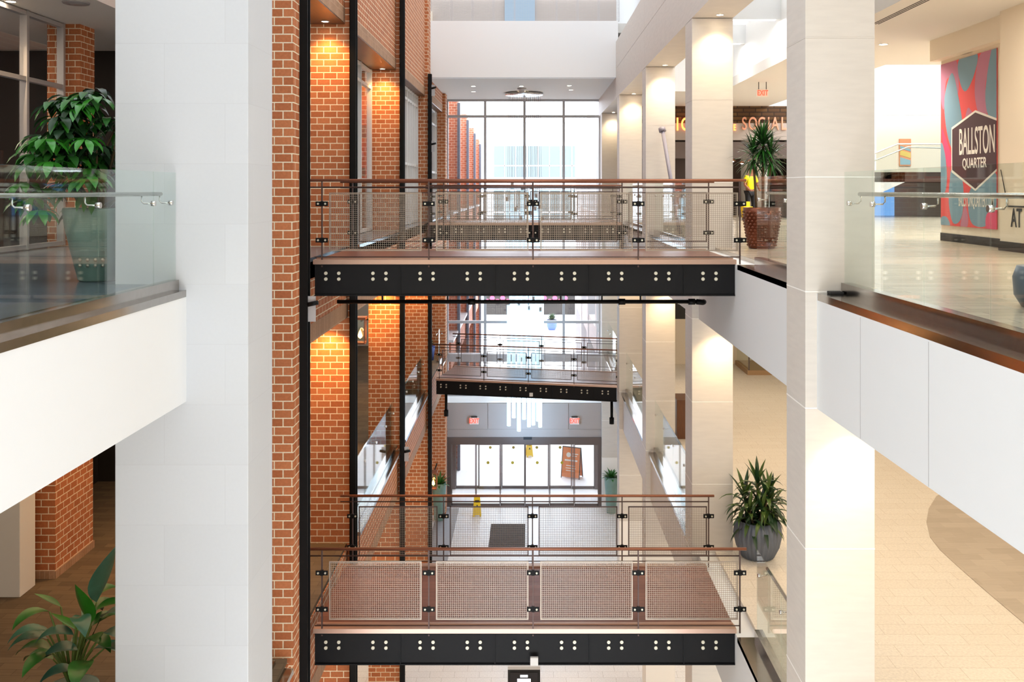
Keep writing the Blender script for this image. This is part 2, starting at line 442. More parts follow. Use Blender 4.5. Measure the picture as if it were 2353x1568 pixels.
solid('white_pillar', B(-4.257, -2.887, 9.85, 10.78, L1, 8.6, bev=0.008), 'stonewhite', 'massive white tiled pillar beside the brick pier', 'pillar')

# ------------------------------------------------------------------ brick piers and steel columns
def pier(yf, dep, label, up=0.765, low=0.765, ztop=8.2):
    mb = MB()
    mb.box(-3.06-up, -3.06, yf, yf+dep, -1.25, ztop)
    mb.box(-3.06-low, -3.06, yf, yf+dep, L1, -1.25)
    return solid('brick_pier', mb, 'brick', label, 'pier', 'red brick piers of the atrium')
PL = [12.44, 16.5, 22.85, 29.2, 35.2]
pier(12.44, 0.6, 'red brick pier next to the white pillar')
pier(16.5, 0.6, 'red brick pier behind the near bridges')
pier(22.85, 0.6, 'red brick pier with a lantern beside it')
pier(29.2, 0.6, 'red brick pier where the angled bridge starts', up=0.37)
pier(35.2, 0.6, 'red brick pier beside the tall window wall', up=0.36, ztop=4.52)
def steel_column(y, label, x0=-3.06, x1=-2.95, dep=0.14, ztop=8.2, zs=()):
    t = thing('steel_column', label, 'column', (0, y, L1), group='black steel columns of the brick side')
    m = MB()
    m.box(x0, x1, 0, 0.02, 0, ztop-L1); m.box(x0, x1, dep, dep+0.02, 0, ztop-L1); m.box((x0+x1)/2-0.012, (x0+x1)/2+0.012, 0.02, dep, 0, ztop-L1)
    m.box(x0, x0+0.012, 0.0, dep+0.02, 0, ztop-L1)
    part('shaft', m, 'blacksteel', t)
    for z in zs:
        g = MB().box(x1-0.02, x1+0.1, 0.03, 0.045, z-L1-0.17, z-L1+0.17)
        p = part('gusset_plate', g, 'alu', t, label='pale grey gusset plate')
        q = MB().tube([(x1+0.0, 0.0, z-L1+0.06), (x1+0.14, 0.0, z-L1+0.09)], 0.03, 10); part('rod_end', q, 'blacksteel', p)
    return t
steel_column(12.77, 'black steel column beside the near bridge ends', x0=-3.085, zs=(-0.62,))
steel_column(16.34, 'black steel column behind the near bridges')
steel_column(22.69, 'black steel column with a gusset plate high up', zs=(5.8, -5.3))
steel_column(29.04, 'black steel column beside the angled bridge', zs=(4.0, 2.3), ztop=4.5)
# upper brick wall with soffit
for i, (a, b) in enumerate(((13.04, 16.5), (17.1, 22.85), (23.45, 29.2), (29.8, 35.2))):
    x1 = -3.17
    struct('wall_left', B(-3.82, x1, a, b, 4.10, 8.2 if i < 3 else 5.2), 'brick', 'red brick wall above the gallery opening')
    struct('trim_2', B(-3.82, x1+0.004, a, b, 3.85, 4.10), 'soldier', 'soldier brick course below the red brick wall')
    struct('ceiling', B(-3.82, x1, a, b, 3.83, 3.85), 'wood_soffit', 'bronze soffit under the red brick wall')
    # balcony edge of the upper and middle floor
    for z in (L3, L2):
        struct('wall_left', B(-3.75, LX, a, b, z-0.95, z-0.06), 'brick', 'red brick balcony edge')
        struct('trim_3', B(-3.75, LX+0.004, a, b, z-1.22, z-0.95), 'soldier', 'soldier course below the balcony edge')
struct('wall_left', B(-3.75, LX, 10.78, 12.44, L2-1.2, L2-0.06), 'brick', 'red brick balcony edge beside the white pillar')
struct('wall_left', MB().prism([(-3.522, 9.85), (-3.582, 3.0), (-4.25, 3.0), (-4.25, 9.85)], -1.205, -0.06), 'white', 'white balcony edge running to the white pillar')
struct('wall_left', B(-4.2, -3.53, 3, 9.85, L2-1.205, L2-0.06), 'white')

# white balcony edges, stone side
def fascia_R(y0, y1, z, x0=RX, x1=RX, m='white', label=None):
    pts = [(x0, y1), (x0+0.6, y1), (x1+0.6, y0), (x1, y0)]
    mb = MB().prism(pts, z-1.205, z-0.06)
    return struct('wall_right', mb, m, label)
fascia_R(4.0, 9.52, L3, RX, RX+0.13, label='white balcony edge running to the big stone pillar')
fascia_R(4.0, 9.52, L2, RX, RX+0.13)
for a, b in ((10.21, 16.13), (16.82, 22.5), (23.19, 29.1), (29.79, 36)):
    fascia_R(a, b, L3, m='white' if a < 11 else 'stone', label='pale balcony edge of the upper floor between stone pillars')
    fascia_R(a, b, L2, m='white' if a < 11 else 'stone', label='pale balcony edge of the middle floor between stone pillars')
# vertical panel seams on the near white edge
for y in (8.35, 7.0, 5.65):
    xx = RX+(9.52-y)/5.52*0.13
    struct('trim_4', B(xx-0.0015, xx+0.01, y-0.003, y+0.003, -1.2, -0.14), 'alu')

# ------------------------------------------------------------------ glass balustrades
def balustrade(y0, y1, z, side, label, xo0, xo1=None, inset=0.235, ins1=None, joints=None, handrail=True, endpost=False, gh=1.15):
    """side +1 stone side, -1 brick side. xo0 = outer edge x at y1 (far), xo1 at y0 (near)"""
    xo1 = xo0 if xo1 is None else xo1
    ins1 = inset if ins1 is None else ins1
    t = thing('glass_railing', label, 'railing', (0, 0, z), group='glass balustrades of the galleries')
    sx = side
    def X(y, k=0.0, base=0):
        f = (y1-y)/(y1-y0)
        return (xo0+(xo1-xo0)*f)+sx*(inset+(ins1-inset)*f)*base+sx*k
    # ledge
    m = MB().prism([(X(y1, 0.0), y1), (X(y0, 0.0), y0), (X(y0, 0.03, 1), y0), (X(y1, 0.03, 1), y1)][::1], -0.126, -0.056)
    part('ledge', m, 'stainless', t)
    m = MB().prism([(X(y1, 0.0, 1), y1), (X(y0, 0.0, 1), y0), (X(y0, 0.11, 1), y0), (X(y1, 0.11, 1), y1)], -0.056, 0.05)
    part('base_shoe', m, 'stainless', t)
    if joints is None:
        n = max(1, round((y1-y0)/1.25)); joints = [y0+(y1-y0)*i/n for i in range(1, n)]
    ys = [y0]+sorted(joints)+[y1]
    for a, b in zip(ys[:-1], ys[1:]):
        a2, b2 = a+0.006, b-0.006
        m = MB().prism([(X(b2, 0.03, 1), b2), (X(a2, 0.03, 1), a2), (X(a2, 0.042, 1), a2), (X(b2, 0.042, 1), b2)], 0.0, gh)
        part('glass_panel', m, 'glass', t)
    if handrail:
        e = 0.1
        m = MB().tube([(X(y0, 0.15, 1), y0+e, 0.93), (X(y1, 0.15, 1), y1-e, 0.93)], 0.021, 14)
        part('handrail', m, 'chrome', t)
        for y in sorted(joints)+[y1-0.12]:
            q = MB().tube([(X(y, 0.05, 1), y, 0.84), (X(y, 0.13, 1), y, 0.84), (X(y, 0.15, 1), y, 0.86), (X(y, 0.15, 1), y, 0.91)], 0.008, 8)
            q.tube([(X(y, 0.015, 1), y, 0.84), (X(y, 0.055, 1), y, 0.84)], 0.026, 14)
            part('bracket', q, 'chrome', t)
    return t
balustrade(4.0, 9.5, L3, 1, 'glass railing between the big stone pillar and the mural wall', RX, RX+0.13, joints=[8.78, 7.70, 6.64, 5.56])
balustrade(3.5, 9.83, L3, -1, 'glass railing in front of the tall green planter, ending at the white pillar', -3.516, -3.572, inset=0.075, ins1=0.14, joints=[9.28, 8.14, 7.03, 5.9, 4.8])
balustrade(10.23, 13.15, L3, 1, 'glass railing in front of the bronze planter', RX, joints=[11.7])
balustrade(10.23, 13.15, L2, 1, 'glass railing below the upper bridge, beside the grey ribbed planter', RX, joints=[11.9])
balustrade(10.8, 12.3, L2, -1, 'short glass railing between the white pillar and the brick pier', LX+0.1)
for i, (a, b) in enumerate(((17.2, 22.6), (23.55, 28.95))):
    balustrade(a, b, L2, -1, ['middle floor glass railing between the second and third black columns', 'middle floor glass railing between the third and fourth black columns'][i], LX+0.1, inset=0.12)
    struct('trim_10', B(-3.4, LX+0.1, a-0.1, b+0.2, -0.06, -0.002), 'stainless', 'steel ledge below the side window')
for i, (a, b) in enumerate(((16.85, 22.45), (23.25, 29.05))):
    balustrade(a, b, L2, 1, ['middle floor glass railing between the second and third stone pillars', 'middle floor glass railing between the third and fourth stone pillars'][i], RX-0.06, inset=0.12)
    balustrade(a, b, L3, 1, ['upper floor glass railing between the second and third stone pillars', 'upper floor glass railing between the third and fourth stone pillars'][i], RX-0.06, inset=0.12)
balustrade(32.6, 35.9, L2, 1, 'small glass railing behind the angled bridge on the stone side', RX-0.06, inset=0.12)
balustrade(33.8, 35.1, L2, -1, 'small glass railing behind the angled bridge on the brick side', LX+0.1, inset=0.12)

# ------------------------------------------------------------------ bridges
BL = 5.83; BW = 2.35
def make_bridge(label, loc, rz=0, detector=None):
    t = thing('footbridge', label, 'bridge', loc, rz, 'steel footbridges across the atrium')
    part('deck', MB().box(0.0, BL, 0.16, BW-0.16, -0.05, 0.0), 'deck', t, label='reddish brown plank deck')
    n = MB().box(-0.02, BL+0.02, 0.0, 0.16, -0.06, 0.002).box(-0.02, BL+0.02, BW-0.16, BW, -0.06, 0.002)
    for sgn, yy in ((1, 0.13), (1, BW-0.17)): n.box(0, BL, yy, yy+0.04, 0.0, 0.02)
    part('nosing', n, 'nosing', t, label='brushed metal edge strip')
    for y, s in ((0.03, 0), (BW-0.03, 1)):
        m = MB()
        m.box(0.0, BL, y-0.008, y+0.008, -0.48, -0.062)
        yi0, yi1 = (y-0.03, y+0.14) if s == 0 else (y-0.14, y+0.03)
        m.box(0.0, BL, yi0, yi1, -0.50, -0.482); m.box(0.0, BL, yi0, yi1, -0.075, -0.0625)
        for k in range(5):
            xx = 1.19+k*1.31-0.0
            if xx < BL: m.box(xx-0.006, xx+0.006, (y-0.028 if s == 0 else y-0.1), (y+0.1 if s == 0 else y+0.028), -0.48, -0.076)
        g = part('girder', m, 'girder', t)
        if s == 0:
            bm_ = None
            for k in range(9):
                for dx in (0, 0.18):
                    for z in (-0.185, -0.265):
                        xx = 0.155+k*0.654+dx
                        if bm_ is None:
                            q = MB().tube([(0, 0, 0), (0, -0.018, 0)], 0.024, 10)
                            bb = part('bolt', q, 'bolt', g, label='pale bolt head'); bm_ = bb
                        else:
                            bb = bm_.copy(); C.objects.link(bb); bb.parent = g
                        bb.location = (xx, y-0.008, z)
    m = MB()
    for k in range(9):
        xx = 0.245+k*0.654
        m.box(xx-0.05, xx+0.05, 0.05, BW-0.05, -0.42, -0.08)
    part('cross_beam', m, 'girder', t)
    return t

def mesh_panel_mb(w, z0, z1, pitch=0.0285):
    f = MB()
    b = 0.016
    f.box(0, w, -b/2, b/2, z1-b, z1).box(0, w, -b/2, b/2, z0, z0+b).box(0, b, -b/2, b/2, z0, z1).box(w-b, w, -b/2, b/2, z0, z1)
    g = MB(); t = 0.0020
    nx = int(w/pitch); nz = int((z1-z0)/pitch)
    for i in range(1, nx): g.box(i*w/nx-t, i*w/nx+t, -t, t, z0+b, z1-b)
    for i in range(1, nz):
        z = z0+(z1-z0)*i/nz; g.box(b, w-b, -t-0.003, t-0.003, z-t, z+t)
    return f, g

posts = [0.10, 1.583, 3.03, 4.49, 5.90]
def make_bridge_railing(label, loc, rz, length_ext=(0.1, 0.06)):
    t = thing('bridge_railing', label, 'railing', loc, rz, 'wire mesh railings of the footbridges')
    part('handrail', MB().tube([(-length_ext[0], 0, 1.105), (BL+length_ext[1]+0.1, 0, 1.105)], 0.021, 10), 'copper', t, label='copper coloured handrail')
    part('upper_rail', MB().tube([(-length_ext[0], 0, 1.01), (BL+length_ext[1], 0, 1.01)], 0.010, 8), 'railsteel', t)
    part('lower_rail', MB().tube([(0, 0, 0.04), (BL+length_ext[1], 0, 0.04)], 0.008, 8), 'railsteel', t)
    q = None
    for x in posts:
        if q is None:
            q = part('post', MB().box(-0.009, 0.009, -0.012, 0.012, -0.10, 1.10), 'railsteel', t); o = q
        else:
            o = q.copy(); C.objects.link(o); o.parent = t
        o.location = (x, 0, 0)
    w = posts[1]-posts[0]-0.2
    f, g = mesh_panel_mb(w, 0.125, 0.935)
    pf = part('mesh_panel', f, 'meshmetal', t); pg = part('wire_mesh', g, 'meshmetal', pf)
    pf.location = (posts[0]+0.10, 0, 0)
    for x in posts[1:-1]:
        a = copy_tree(pf, t); a.location = (x+0.10, 0, 0)
    f2 = MB()
    br = None
    for x in posts:
        for z in (0.275, 0.78):
            if br is None:
                m = MB().box(-0.085, 0.085, -0.022, -0.010, -0.032, 0.032).box(-0.02, 0.02, -0.03, 0.014, -0.035, 0.035)
                br = part('bracket', m, 'blacksteel', t); o = br
                for q_ in (-0.05, 0.05): part('bracket_bolt', MB().tube([(q_, -0.022, 0), (q_, -0.034, 0)], 0.014, 8), 'bolt', br)
                bc = br
            else:
                o = copy_tree(br, t)
            o.location = (x, 0, z)
    return t
import_bridges = [
    ('upper footbridge with dark girder seen edge-on', (-2.97, 13.27, L3), 0, 'upper footbridge'),
    ('middle footbridge seen from above with its brown deck', (-2.97, 13.27, L2), 0, 'middle footbridge'),
    ('far upper footbridge seen through the mesh of the nearer one', (-2.93, 28.15, L3), 0, 'far upper footbridge'),
    ('far angled footbridge above the entrance doors', (-2.99, 30.9, L2), math.atan2(-1.14, 5.75), 'far angled footbridge')]
b0 = make_bridge(import_bridges[0][0], import_bridges[0][1])
r0 = make_bridge_railing('wire mesh railing on the near edge of the upper footbridge', (-2.97, 13.29, L3), 0)
for i, (lb, loc, rz, nm) in enumerate(import_bridges):
    if i:
        b = copy_tree(b0); b.location = loc; b.rotation_euler = (0, 0, rz); b['label'] = lb
        if i == 2: b.scale.x = 0.972
    for e, yy in (('near', 0.02), ('far', BW-0.02)):
        if i == 0 and e == 'near': continue
        r = copy_tree(r0)
        d = Vector((0, yy, 0)); d.rotate(Matrix.Rotation(rz, 3, 'Z'))
        r.location = Vector(loc)+d; r.rotation_euler = (0, 0, rz)
        if i == 2: r.scale.x = 0.95
        if e == 'far' or i >= 2:      # the frames of these railings are brown steel
            for ch in [x for x in bpy.data.objects if x.parent == r and x.name.startswith('mesh_panel')]:
                ch.material_slots[0].link = 'OBJECT'; ch.material_slots[0].material = MATS['railsteel']
        r['label'] = 'wire mesh railing on the %s edge of the %s' % ({'near': 'near', 'far': 'rear'}[e], nm)
# sensors on the girders
solid('sensor_box', B(0.02, 0.13, 13.19, 13.24, L2-0.47, L2-0.36, bev=0.005), 'aluwhite', 'small white box fixed to the girder of the middle footbridge', 'box')
solid('sensor_box', B(0.02, 0.13, 30.08, 30.13, L2-0.40, L2-0.29, bev=0.005), 'aluwhite', 'small white box fixed to the girder of the far angled footbridge', 'box')
# pipe under the upper bridge
t = thing('sprinkler_pipe', 'black pipe hanging under the upper footbridge', 'pipe', (0, 14.4, -0.71))
part('pipe_run', MB().tube([(-2.88, 0, 0), (2.55, 0, 0)], 0.030, 14), 'blacksteel', t)
for x in (-0.86, 1.40, 2.45): part('coupling', MB().tube([(x-0.05, 0, 0), (x+0.05, 0, 0)], 0.046, 14), 'blacksteel', t)
part('elbow', MB().tube([(2.52, 0, 0), (2.62, 0, -0.01), (2.64, 0.05, -0.01)], 0.042, 12), 'blacksteel', t)
for x in (-2.2, -1.22, 0.48, 1.10, 1.68): part('hanger_rod', MB().box(x-0.012, x+0.012, -0.012, 0.012, 0.0, 0.42), 'blacksteel', t)
# struts under the far bridge
for xx, lb in ((-2.7, 'brick side'), (2.62, 'stone side')):
    yb = 30.9-(xx+2.99)*1.14/5.75-0.15+0.6
    solid('bridge_strut', MB().tube([(xx, yb, L2-0.5), (xx, yb, L2-1.25)], 0.045, 10).tube([(xx, yb, L2-1.1), (xx, yb, L2-1.3)], 0.075, 10), 'blacksteel', 'short black strut under the far angled footbridge, %s end' % lb, 'strut')

# ------------------------------------------------------------------ end of the atrium
struct('wall_end', B(-3.16, 2.82, 30.2, 30.6, 4.53, 6.31), 'brightwhite', 'broad white beam across the end of the atrium')
struct('ceiling', B(-3.9, 3.5, 30.6, 37.6, 4.53, 4.7), 'ceiling', 'white ceiling with downlights in front of the tall window')
struct('wall_end', B(-4.0, 4.0, 37.9, 38.1, 4.7, 9), 'greypanel', 'grey wall of the top level')
struct('window_1', B(-0.95, 0.25, 37.8, 37.9, 6.0, 8.6), 'palewin', 'pale window of the top level')
def top_mesh():
    t = thing('mesh_railing', 'pale wire mesh railing on top of the broad white beam', 'railing', (-3.1, 30.3, 6.31))
    f, g = mesh_panel_mb(0.645, 0.0, 1.3, pitch=0.05)
    q = part('mesh_panel', f, 'alu', t); part('wire_mesh', g, 'alu', q)
    for k in range(1, 9):
        c = copy_tree(q, t); c.location = (k*0.665, 0, 0)
    return t
top_mesh()
solid('top_floor_slab' if False else 'slab', B(-3.9, 3.5, 30.6, 38, 6.0, 6.3), 'ceiling', None, None, None, 'structure')

def window_wall(name, x0, x1, y, z0, z1, xm, zt, fw=0.06, dep=0.12, m='alu', label=None):
    f = MB()
    for x in xm: f.box(x-fw/2, x+fw/2, y-dep/2, y+dep/2, z0, z1)
    for z in zt: f.box(x0, x1, y-dep/2-0.005, y+dep/2+0.005, z-fw/2, z+fw/2)
    o = struct(name, f, m, label)
    g = MB().box(x0, x1, y-0.006, y+0.006, z0, z1)
    p = g.build('glass', 'windowglass'); p.parent = o; p.matrix_parent_inverse = Matrix.Translation(-o.location)
    return o
window_wall('window_2', -3.24, 2.82, 37.6, -7.1, 4.53, [-3.2, -1.71, -0.17, 1.37, 2.79], [4.5, 3.86, -1.7, -4.21, -5.6, -7.07], fw=0.1, label='tall window wall at the end of the atrium')
struct('trim_5', B(-3.8, 3.4, 37.45, 37.75, -5.75, -5.45), 'alu')
# entrance: grey panels, vestibule, sliding doors
mb = MB()
for a, b in ((-3.09, -1.56), (-1.54, -0.01), (0.01, 1.50), (1.52, 2.80)):
    mb.box(a, b, 36.2, 36.3, L1+3.0-0.07, -7.1)
mb.box(-3.08, 2.79, 36.23, 36.3, L1+2.62, -7.1); mb.box(-3.08, 2.79, 36.22, 36.3, L1+2.62, L1+2.92)
struct('wall_end', mb, 'greypanel', 'grey panels above the entrance doors')
struct('ceiling', B(-3.8, 3.4, 36.3, 37.6, -7.2, -7.1), 'white', 'white ledge on top of the entrance lobby')
struct('wall_end', B(-4.6, -3.09, 36.2, 36.3, L1, -6.7), 'brick', 'brick wall beside the entrance doors')
struct('wall_end', B(2.80, 4.6, 36.2, 36.3, L1, -6.7), 'cream', 'cream wall beside the entrance doors')
def door_leaf(t, x0, x1, y, h, fw=0.026):
    o = part('door_leaf', MB().box(x0, x0+fw, y, y+0.04, 0, h).box(x1-fw, x1, y, y+0.04, 0, h).box(x0, x1, y, y+0.04, h-fw, h).box(x0, x1, y, y+0.04, 0, 0.10), 'bronzeframe', t)
    part('door_glass', MB().box(x0+fw, x1-fw, y+0.015, y+0.025, 0.1, h-fw), 'windowglass', o)
    return o
def entrance(name, y, label, dots, frame_z=2.62):
    t = thing(name, label, 'door', (0, y, L1)); t['kind'] = 'structure'
    f = MB().box(-3.09, -2.93, 0, 0.14, 0, frame_z).box(2.64, 2.80, 0, 0.14, 0, frame_z).box(-2.93, 2.64, 0, 0.14, frame_z-0.26, frame_z)
    part('door_frame', f, 'bronzeframe', t)
    xs = [-2.93, -2.0, -1.08, -0.145, 0.79, 1.72, 2.64]
    for k in range(6):
        d = door_leaf(t, xs[k]+0.004, xs[k+1]-0.004, 0.05 if k % 2 else 0.10, frame_z-0.27)
        if dots and k in (1, 2, 3, 4):
            part('door_sticker', MB().tube([((xs[k]+xs[k+1])/2, 0.03, 1.66), ((xs[k]+xs[k+1])/2, 0.036, 1.66)], 0.055, 16), 'ochre', d, label='round yellow sticker')
    return t
entrance('door_1', 36.16, 'inner sliding glass doors of the entrance', True)
entrance('door_2', 38.3, 'outer sliding glass doors of the entrance', True)
solid('door_sensor', B(-0.2, 0.12, 36.08, 36.16, L1+2.56, L1+2.64), 'black', 'small black motion sensor above the entrance doors', 'sensor')
def exit_sign(loc, label, rz=0, white=False, w=0.33, h=0.2, txt='EXIT', drop=0.04, group=None):
    t = thing('exit_sign', label, 'sign', loc, rz, group)
    part('sign_box', MB().box(-w/2, w/2, -0.02, 0.02, 0, h, bev=0.004), 'sign_white', t)
    if drop < 0.1: part('bracket', MB().box(-w/3, w/3, -0.03, 0.03, h, h+drop), 'dark', t)
    else:
        for sx in (-1, 1): part('bracket', MB().box(sx*w/3-0.008, sx*w/3+0.008, -0.01, 0.01, h, h+drop), 'dark', t)
    text(txt, 'sign_text', 'red_lit', t, (0, -0.026, h/2), h*0.98, sx=0.72, ext=0.004, bold=0.003)
    return t
exit_sign((-2.06, 36.14, -7.88), 'red exit sign above the doors on the brick side', group='exit signs above the entrance', w=0.34, h=0.26)
exit_sign((1.73, 36.14, -7.88), 'red exit sign above the doors on the stone side', group='exit signs above the entrance', w=0.34, h=0.26)
solid('floor_mat', B(-1.35, -0.12, 32.1, 34.3, L1, L1+0.012, bev=0.004), 'matdark', 'dark ribbed door mat on the white ground floor', 'mat')

# ------------------------------------------------------------------ chandelier
t = thing('chandelier', 'tall chandelier of glowing white tubes hanging on thin wires', 'chandelier', (-0.17, 35.0, 4.53))
disc = MB().lathe([(0.0, -0.10), (0.68, -0.10), (0.70, -0.08), (0.70, -0.04), (0.0, -0.04)], seg=40)
part('canopy', disc, 'chrome', t)
part('stem', MB().tube([(0, 0, -0.04), (0, 0, 0.0)], 0.2, 16), 'aluwhite', t)
rnd = random.Random(3)
bots = [983, 964.6, 995, 968, 985, 981, 972, 986]
xsx = [1169.7, 1181, 1192.5, 1204.4, 1215.5, 1225.5, 1236, 1241]
k = 0
for (xp, bp) in zip(xsx, bots):
    for row in range(3):
        yy = (-0.42, 0.0, 0.42)[row]+rnd.uniform(-0.05, 0.05)
        s_ = 2200/(35.0+yy)
        X = (xp-1215)/62.86+0.17+(0, 0.07, -0.07)[row]
        zb = CZ-(bp-437)/s_-4.53+row*2.55+rnd.uniform(-0.3, 0.3)*(1 if row else 0)
        ln = (4.5, 5.0, 3.2)[row]+rnd.uniform(-0.3, 0.3)
        tb = part('light_tube', MB().tube([(X, yy, zb+0.06), (X, yy, zb+ln)], 0.068, 12), 'tube_on', t, label='glowing white tube')
        part('tube_cap', MB().tube([(X, yy, zb+ln), (X, yy, zb+ln+0.16)], 0.055, 12), 'alu', tb)
        part('wire', MB().tube([(X, yy, zb+ln+0.2), (X*0.9, yy, -0.09)], 0.004, 5), 'bronzeframe', tb)
lamp('POINT', (-0.17, 35.0, -3.0), 60, (0.7, 0.85, 1), 0.5)
lamp('POINT', (-0.17, 34.6, -8.1), 110, (0.4, 0.66, 1), 0.3)

# ------------------------------------------------------------------ downlights
def downlight(x, y, z, power=0, color=WARM, label='round recessed downlight', r=0.055, angle=112, group='recessed downlights', lx=0, ly=0):
    t = thing('downlight', label, 'light', (x, y, z), 0, group)
    part('trim_ring', MB().lathe([(r+0.018, 0.0), (r+0.018, -0.008), (r, -0.008), (r, -0.001)], seg=20), 'aluwhite', t)
    part('lens', MB().lathe([(0.0, -0.004), (r, -0.004)], seg=20), 'lamp_on', t)
    if power: lamp('SPOT', (x, y, z-0.03), power, color, 0.04, angle=angle, blend=1.0)
    return t
for i, yf in enumerate(PR[1:]):
    downlight(3.16, yf-0.3, 3.872, 100, (1, 0.76, 0.46), 'recessed downlight in the stone beam in front of a stone pillar', group='downlights in the stone beam')
for i, yf in enumerate(PR):
    downlight(3.2, yf-0.32, -1.21, 105, (1, 0.72, 0.42), 'recessed downlight under the upper floor in front of a stone pillar', group='downlights under the upper floor')
for i, yf in enumerate(PL[1:4]):
    downlight(-3.45, yf-0.28, 3.83, 150, (1.0, 0.52, 0.16), 'recessed downlight in the bronze soffit in front of a brick pier', group='downlights in the bronze soffit')
for i, yf in enumerate(PL[1:]):
    downlight(-3.43, yf-0.30, -1.225, 190, (1.0, 0.5, 0.14), 'recessed downlight under the balcony edge in front of a brick pier', group='downlights under the balcony edge')
for x, y in ((-1.9, 32.8), (-2.0, 34.6), (-0.25, 32.8), (-0.22, 34.4), (1.38, 32.6), (1.5, 34.0)):
    downlight(x, y, 4.53, 25, (1, 0.9, 0.8), 'recessed downlight in the white ceiling by the window wall', r=0.07, group='downlights in the white end ceiling')
for x, y in ((7.0, 18.9), (8.2, 12.5), (9.6, 17.6), (7.9, 28.4), (8.0, 22.6)):  # added downlights, mostly out of view, that brighten this gallery
    downlight(x, y, 3.85, 420, CREAM, 'recessed downlight added in the off-white ceiling to brighten the upper gallery', r=0.08, angle=140, group='added downlights over the upper stone side gallery')
downlight(-7.6, 8.6, 3.85, 110, CREAM, 'recessed downlight added in the grey ceiling to brighten the gallery by the shop window', r=0.07, group='added downlights over the upper brick side gallery')  # this and the next downlight are added to brighten the gallery
downlight(-7.9, 14.6, 3.85, 160, (1, .7, .4), 'recessed downlight added in the grey ceiling to brighten the gallery by the shop window', r=0.07, group='added downlights over the upper brick side gallery')
for y, z in ((21.5, 4.78), (25.0, 4.78)):
    t = thing('linear_light', 'white linear light hanging in the slot, %s' % ('nearer to the bridges' if y < 22 else 'deeper in the slot'), 'light', (3.6, y, z), group='linear lights in the slot')
    part('housing', MB().box(0, 2.05, -0.07, 0.07, 0.015, 0.5), 'white', t)
    part('diffuser', MB().box(0.02, 1.93, -0.05, 0.05, 0.0, 0.015), 'lamp_strip', t)
    lamp('AREA', (4.6, y, z+0.52), 70, (1, 1, 1), 1.9, rot=(PI, 0, 0), sizey=0.1); lamp('AREA', (4.6, y, z-0.01), 40, (1, 1, 1), 1.9, sizey=0.1)

t = thing('air_vent', 'long dark slot diffuser in the off-white ceiling', 'vent', (5.95, 14.2, 3.85))
for k in range(3): part('slot', MB().box(0.0+k*0.05, 0.02+k*0.05, 0, 2.4, -0.004, 0), 'dark', t)
t = thing('air_vent', 'round white vent in the grey ceiling', 'vent', (-6.95, 14.7, 3.85))
part('vent_ring', MB().lathe([(0.2, 0.0), (0.19, -0.02), (0.15, -0.012), (0.14, -0.025), (0.10, -0.014), (0.09, -0.03), (0.0, -0.03)], seg=28), 'alu', t)
solid('smoke_detector', MB().lathe([(0.07, 3.85), (0.07, 3.82), (0.05, 3.80), (0.0, 3.80)], cx=6.8, cy=21.6, seg=18), 'aluwhite', 'small white smoke detector on the off-white ceiling near the exit sign', 'detector')
solid('security_camera', MB().lathe([(0.16, 4.53), (0.16, 4.49), (0.1, 4.47), (0.08, 4.38), (0.0, 4.34)], cx=-0.24, cy=33.4, seg=20), 'alu', 'small dome camera between the downlights of the white end ceiling', 'camera')
solid('rubber_block', B(2.96, 3.09, 9.38, 9.505, -0.055, -0.03, bev=0.004), 'black', 'small black block on the steel ledge against the big stone pillar', 'block')
solid('round_planter', MB().lathe([(0.2, 0), (0.26, 0.1), (0.27, 0.25), (0.24, 0.34), (0.2, 0.34)], cx=4.29, cy=7.9, seg=32), 'potgrey', 'dark round planter just inside the glass railing by the mural wall', 'planter')
# ------------------------------------------------------------------ windows on the brick side, upper level
def side_window(name, x, y0, y1, z0, z1, ym, zt, label, m='aluwhite', gl='windowglass'):
    f = MB(); w = 0.07
    for y in ym: f.box(x-0.06, x+0.06, y-w/2, y+w/2, z0, z1)
    for z in zt: f.box(x-0.05, x+0.05, y0, y1, z-w/2, z+w/2)
    o = struct(name, f, m, label)
    g = MB().box(x-0.006, x+0.006, y0, y1, z0, z1).build('glass', gl); g.parent = o; g.matrix_parent_inverse = Matrix.Translation(-o.location)
    return o
side_window('window_3', -3.78, 17.1, 22.85, 0.02, 3.83, [17.1, 18.5, 19.9, 21.3, 22.7], [0.05, 1.2, 3.4, 3.78], 'white framed shop window between two brick piers')
side_window('window_4', -3.42, 23.45, 29.2, 0.02, 3.83, [23.6, 24.6, 25.6, 26.6, 27.1, 27.6, 28.1, 28.6, 29.1], [0.05, 1.7, 3.5, 3.78], 'white framed window with narrow mullions beyond the third black column')
side_window('window_5', -3.42, 29.8, 35.2, 0.02, 3.83, [29.9, 31.4, 32.9, 34.4, 35.1], [0.05, 1.6, 3.3, 3.78], 'white framed window beside the angled bridge')
# colourful poster inside the first window
t = thing('wall_poster', 'tall red and blue poster behind the white framed window', 'poster', (-3.95, 22.3, 1.2))
part('poster_board', MB().box(-0.9, 0.12, 0.3, 0.33, 0.0, 2.0), 'mural_red', t)
part('poster_patch', MB().box(-0.8, 0.12, 0.285, 0.30, 1.0, 1.3).box(-0.6, 0.1, 0.285, 0.30, 0.1, 0.3), 'slateblue', t)
part('poster_patch', MB().lathe([(0.0, 0), (0.16, 0.0), (0.16, 0.02), (0, 0.02)], seg=20), 'mural_mauve', t, loc=(-0.1, 0.27, 0.6)).rotation_euler = (PI/2, 0, 0)
struct('wall_left', B(-6.0, -3.9, 22.75, 22.85, 0, 3.8), 'dark')

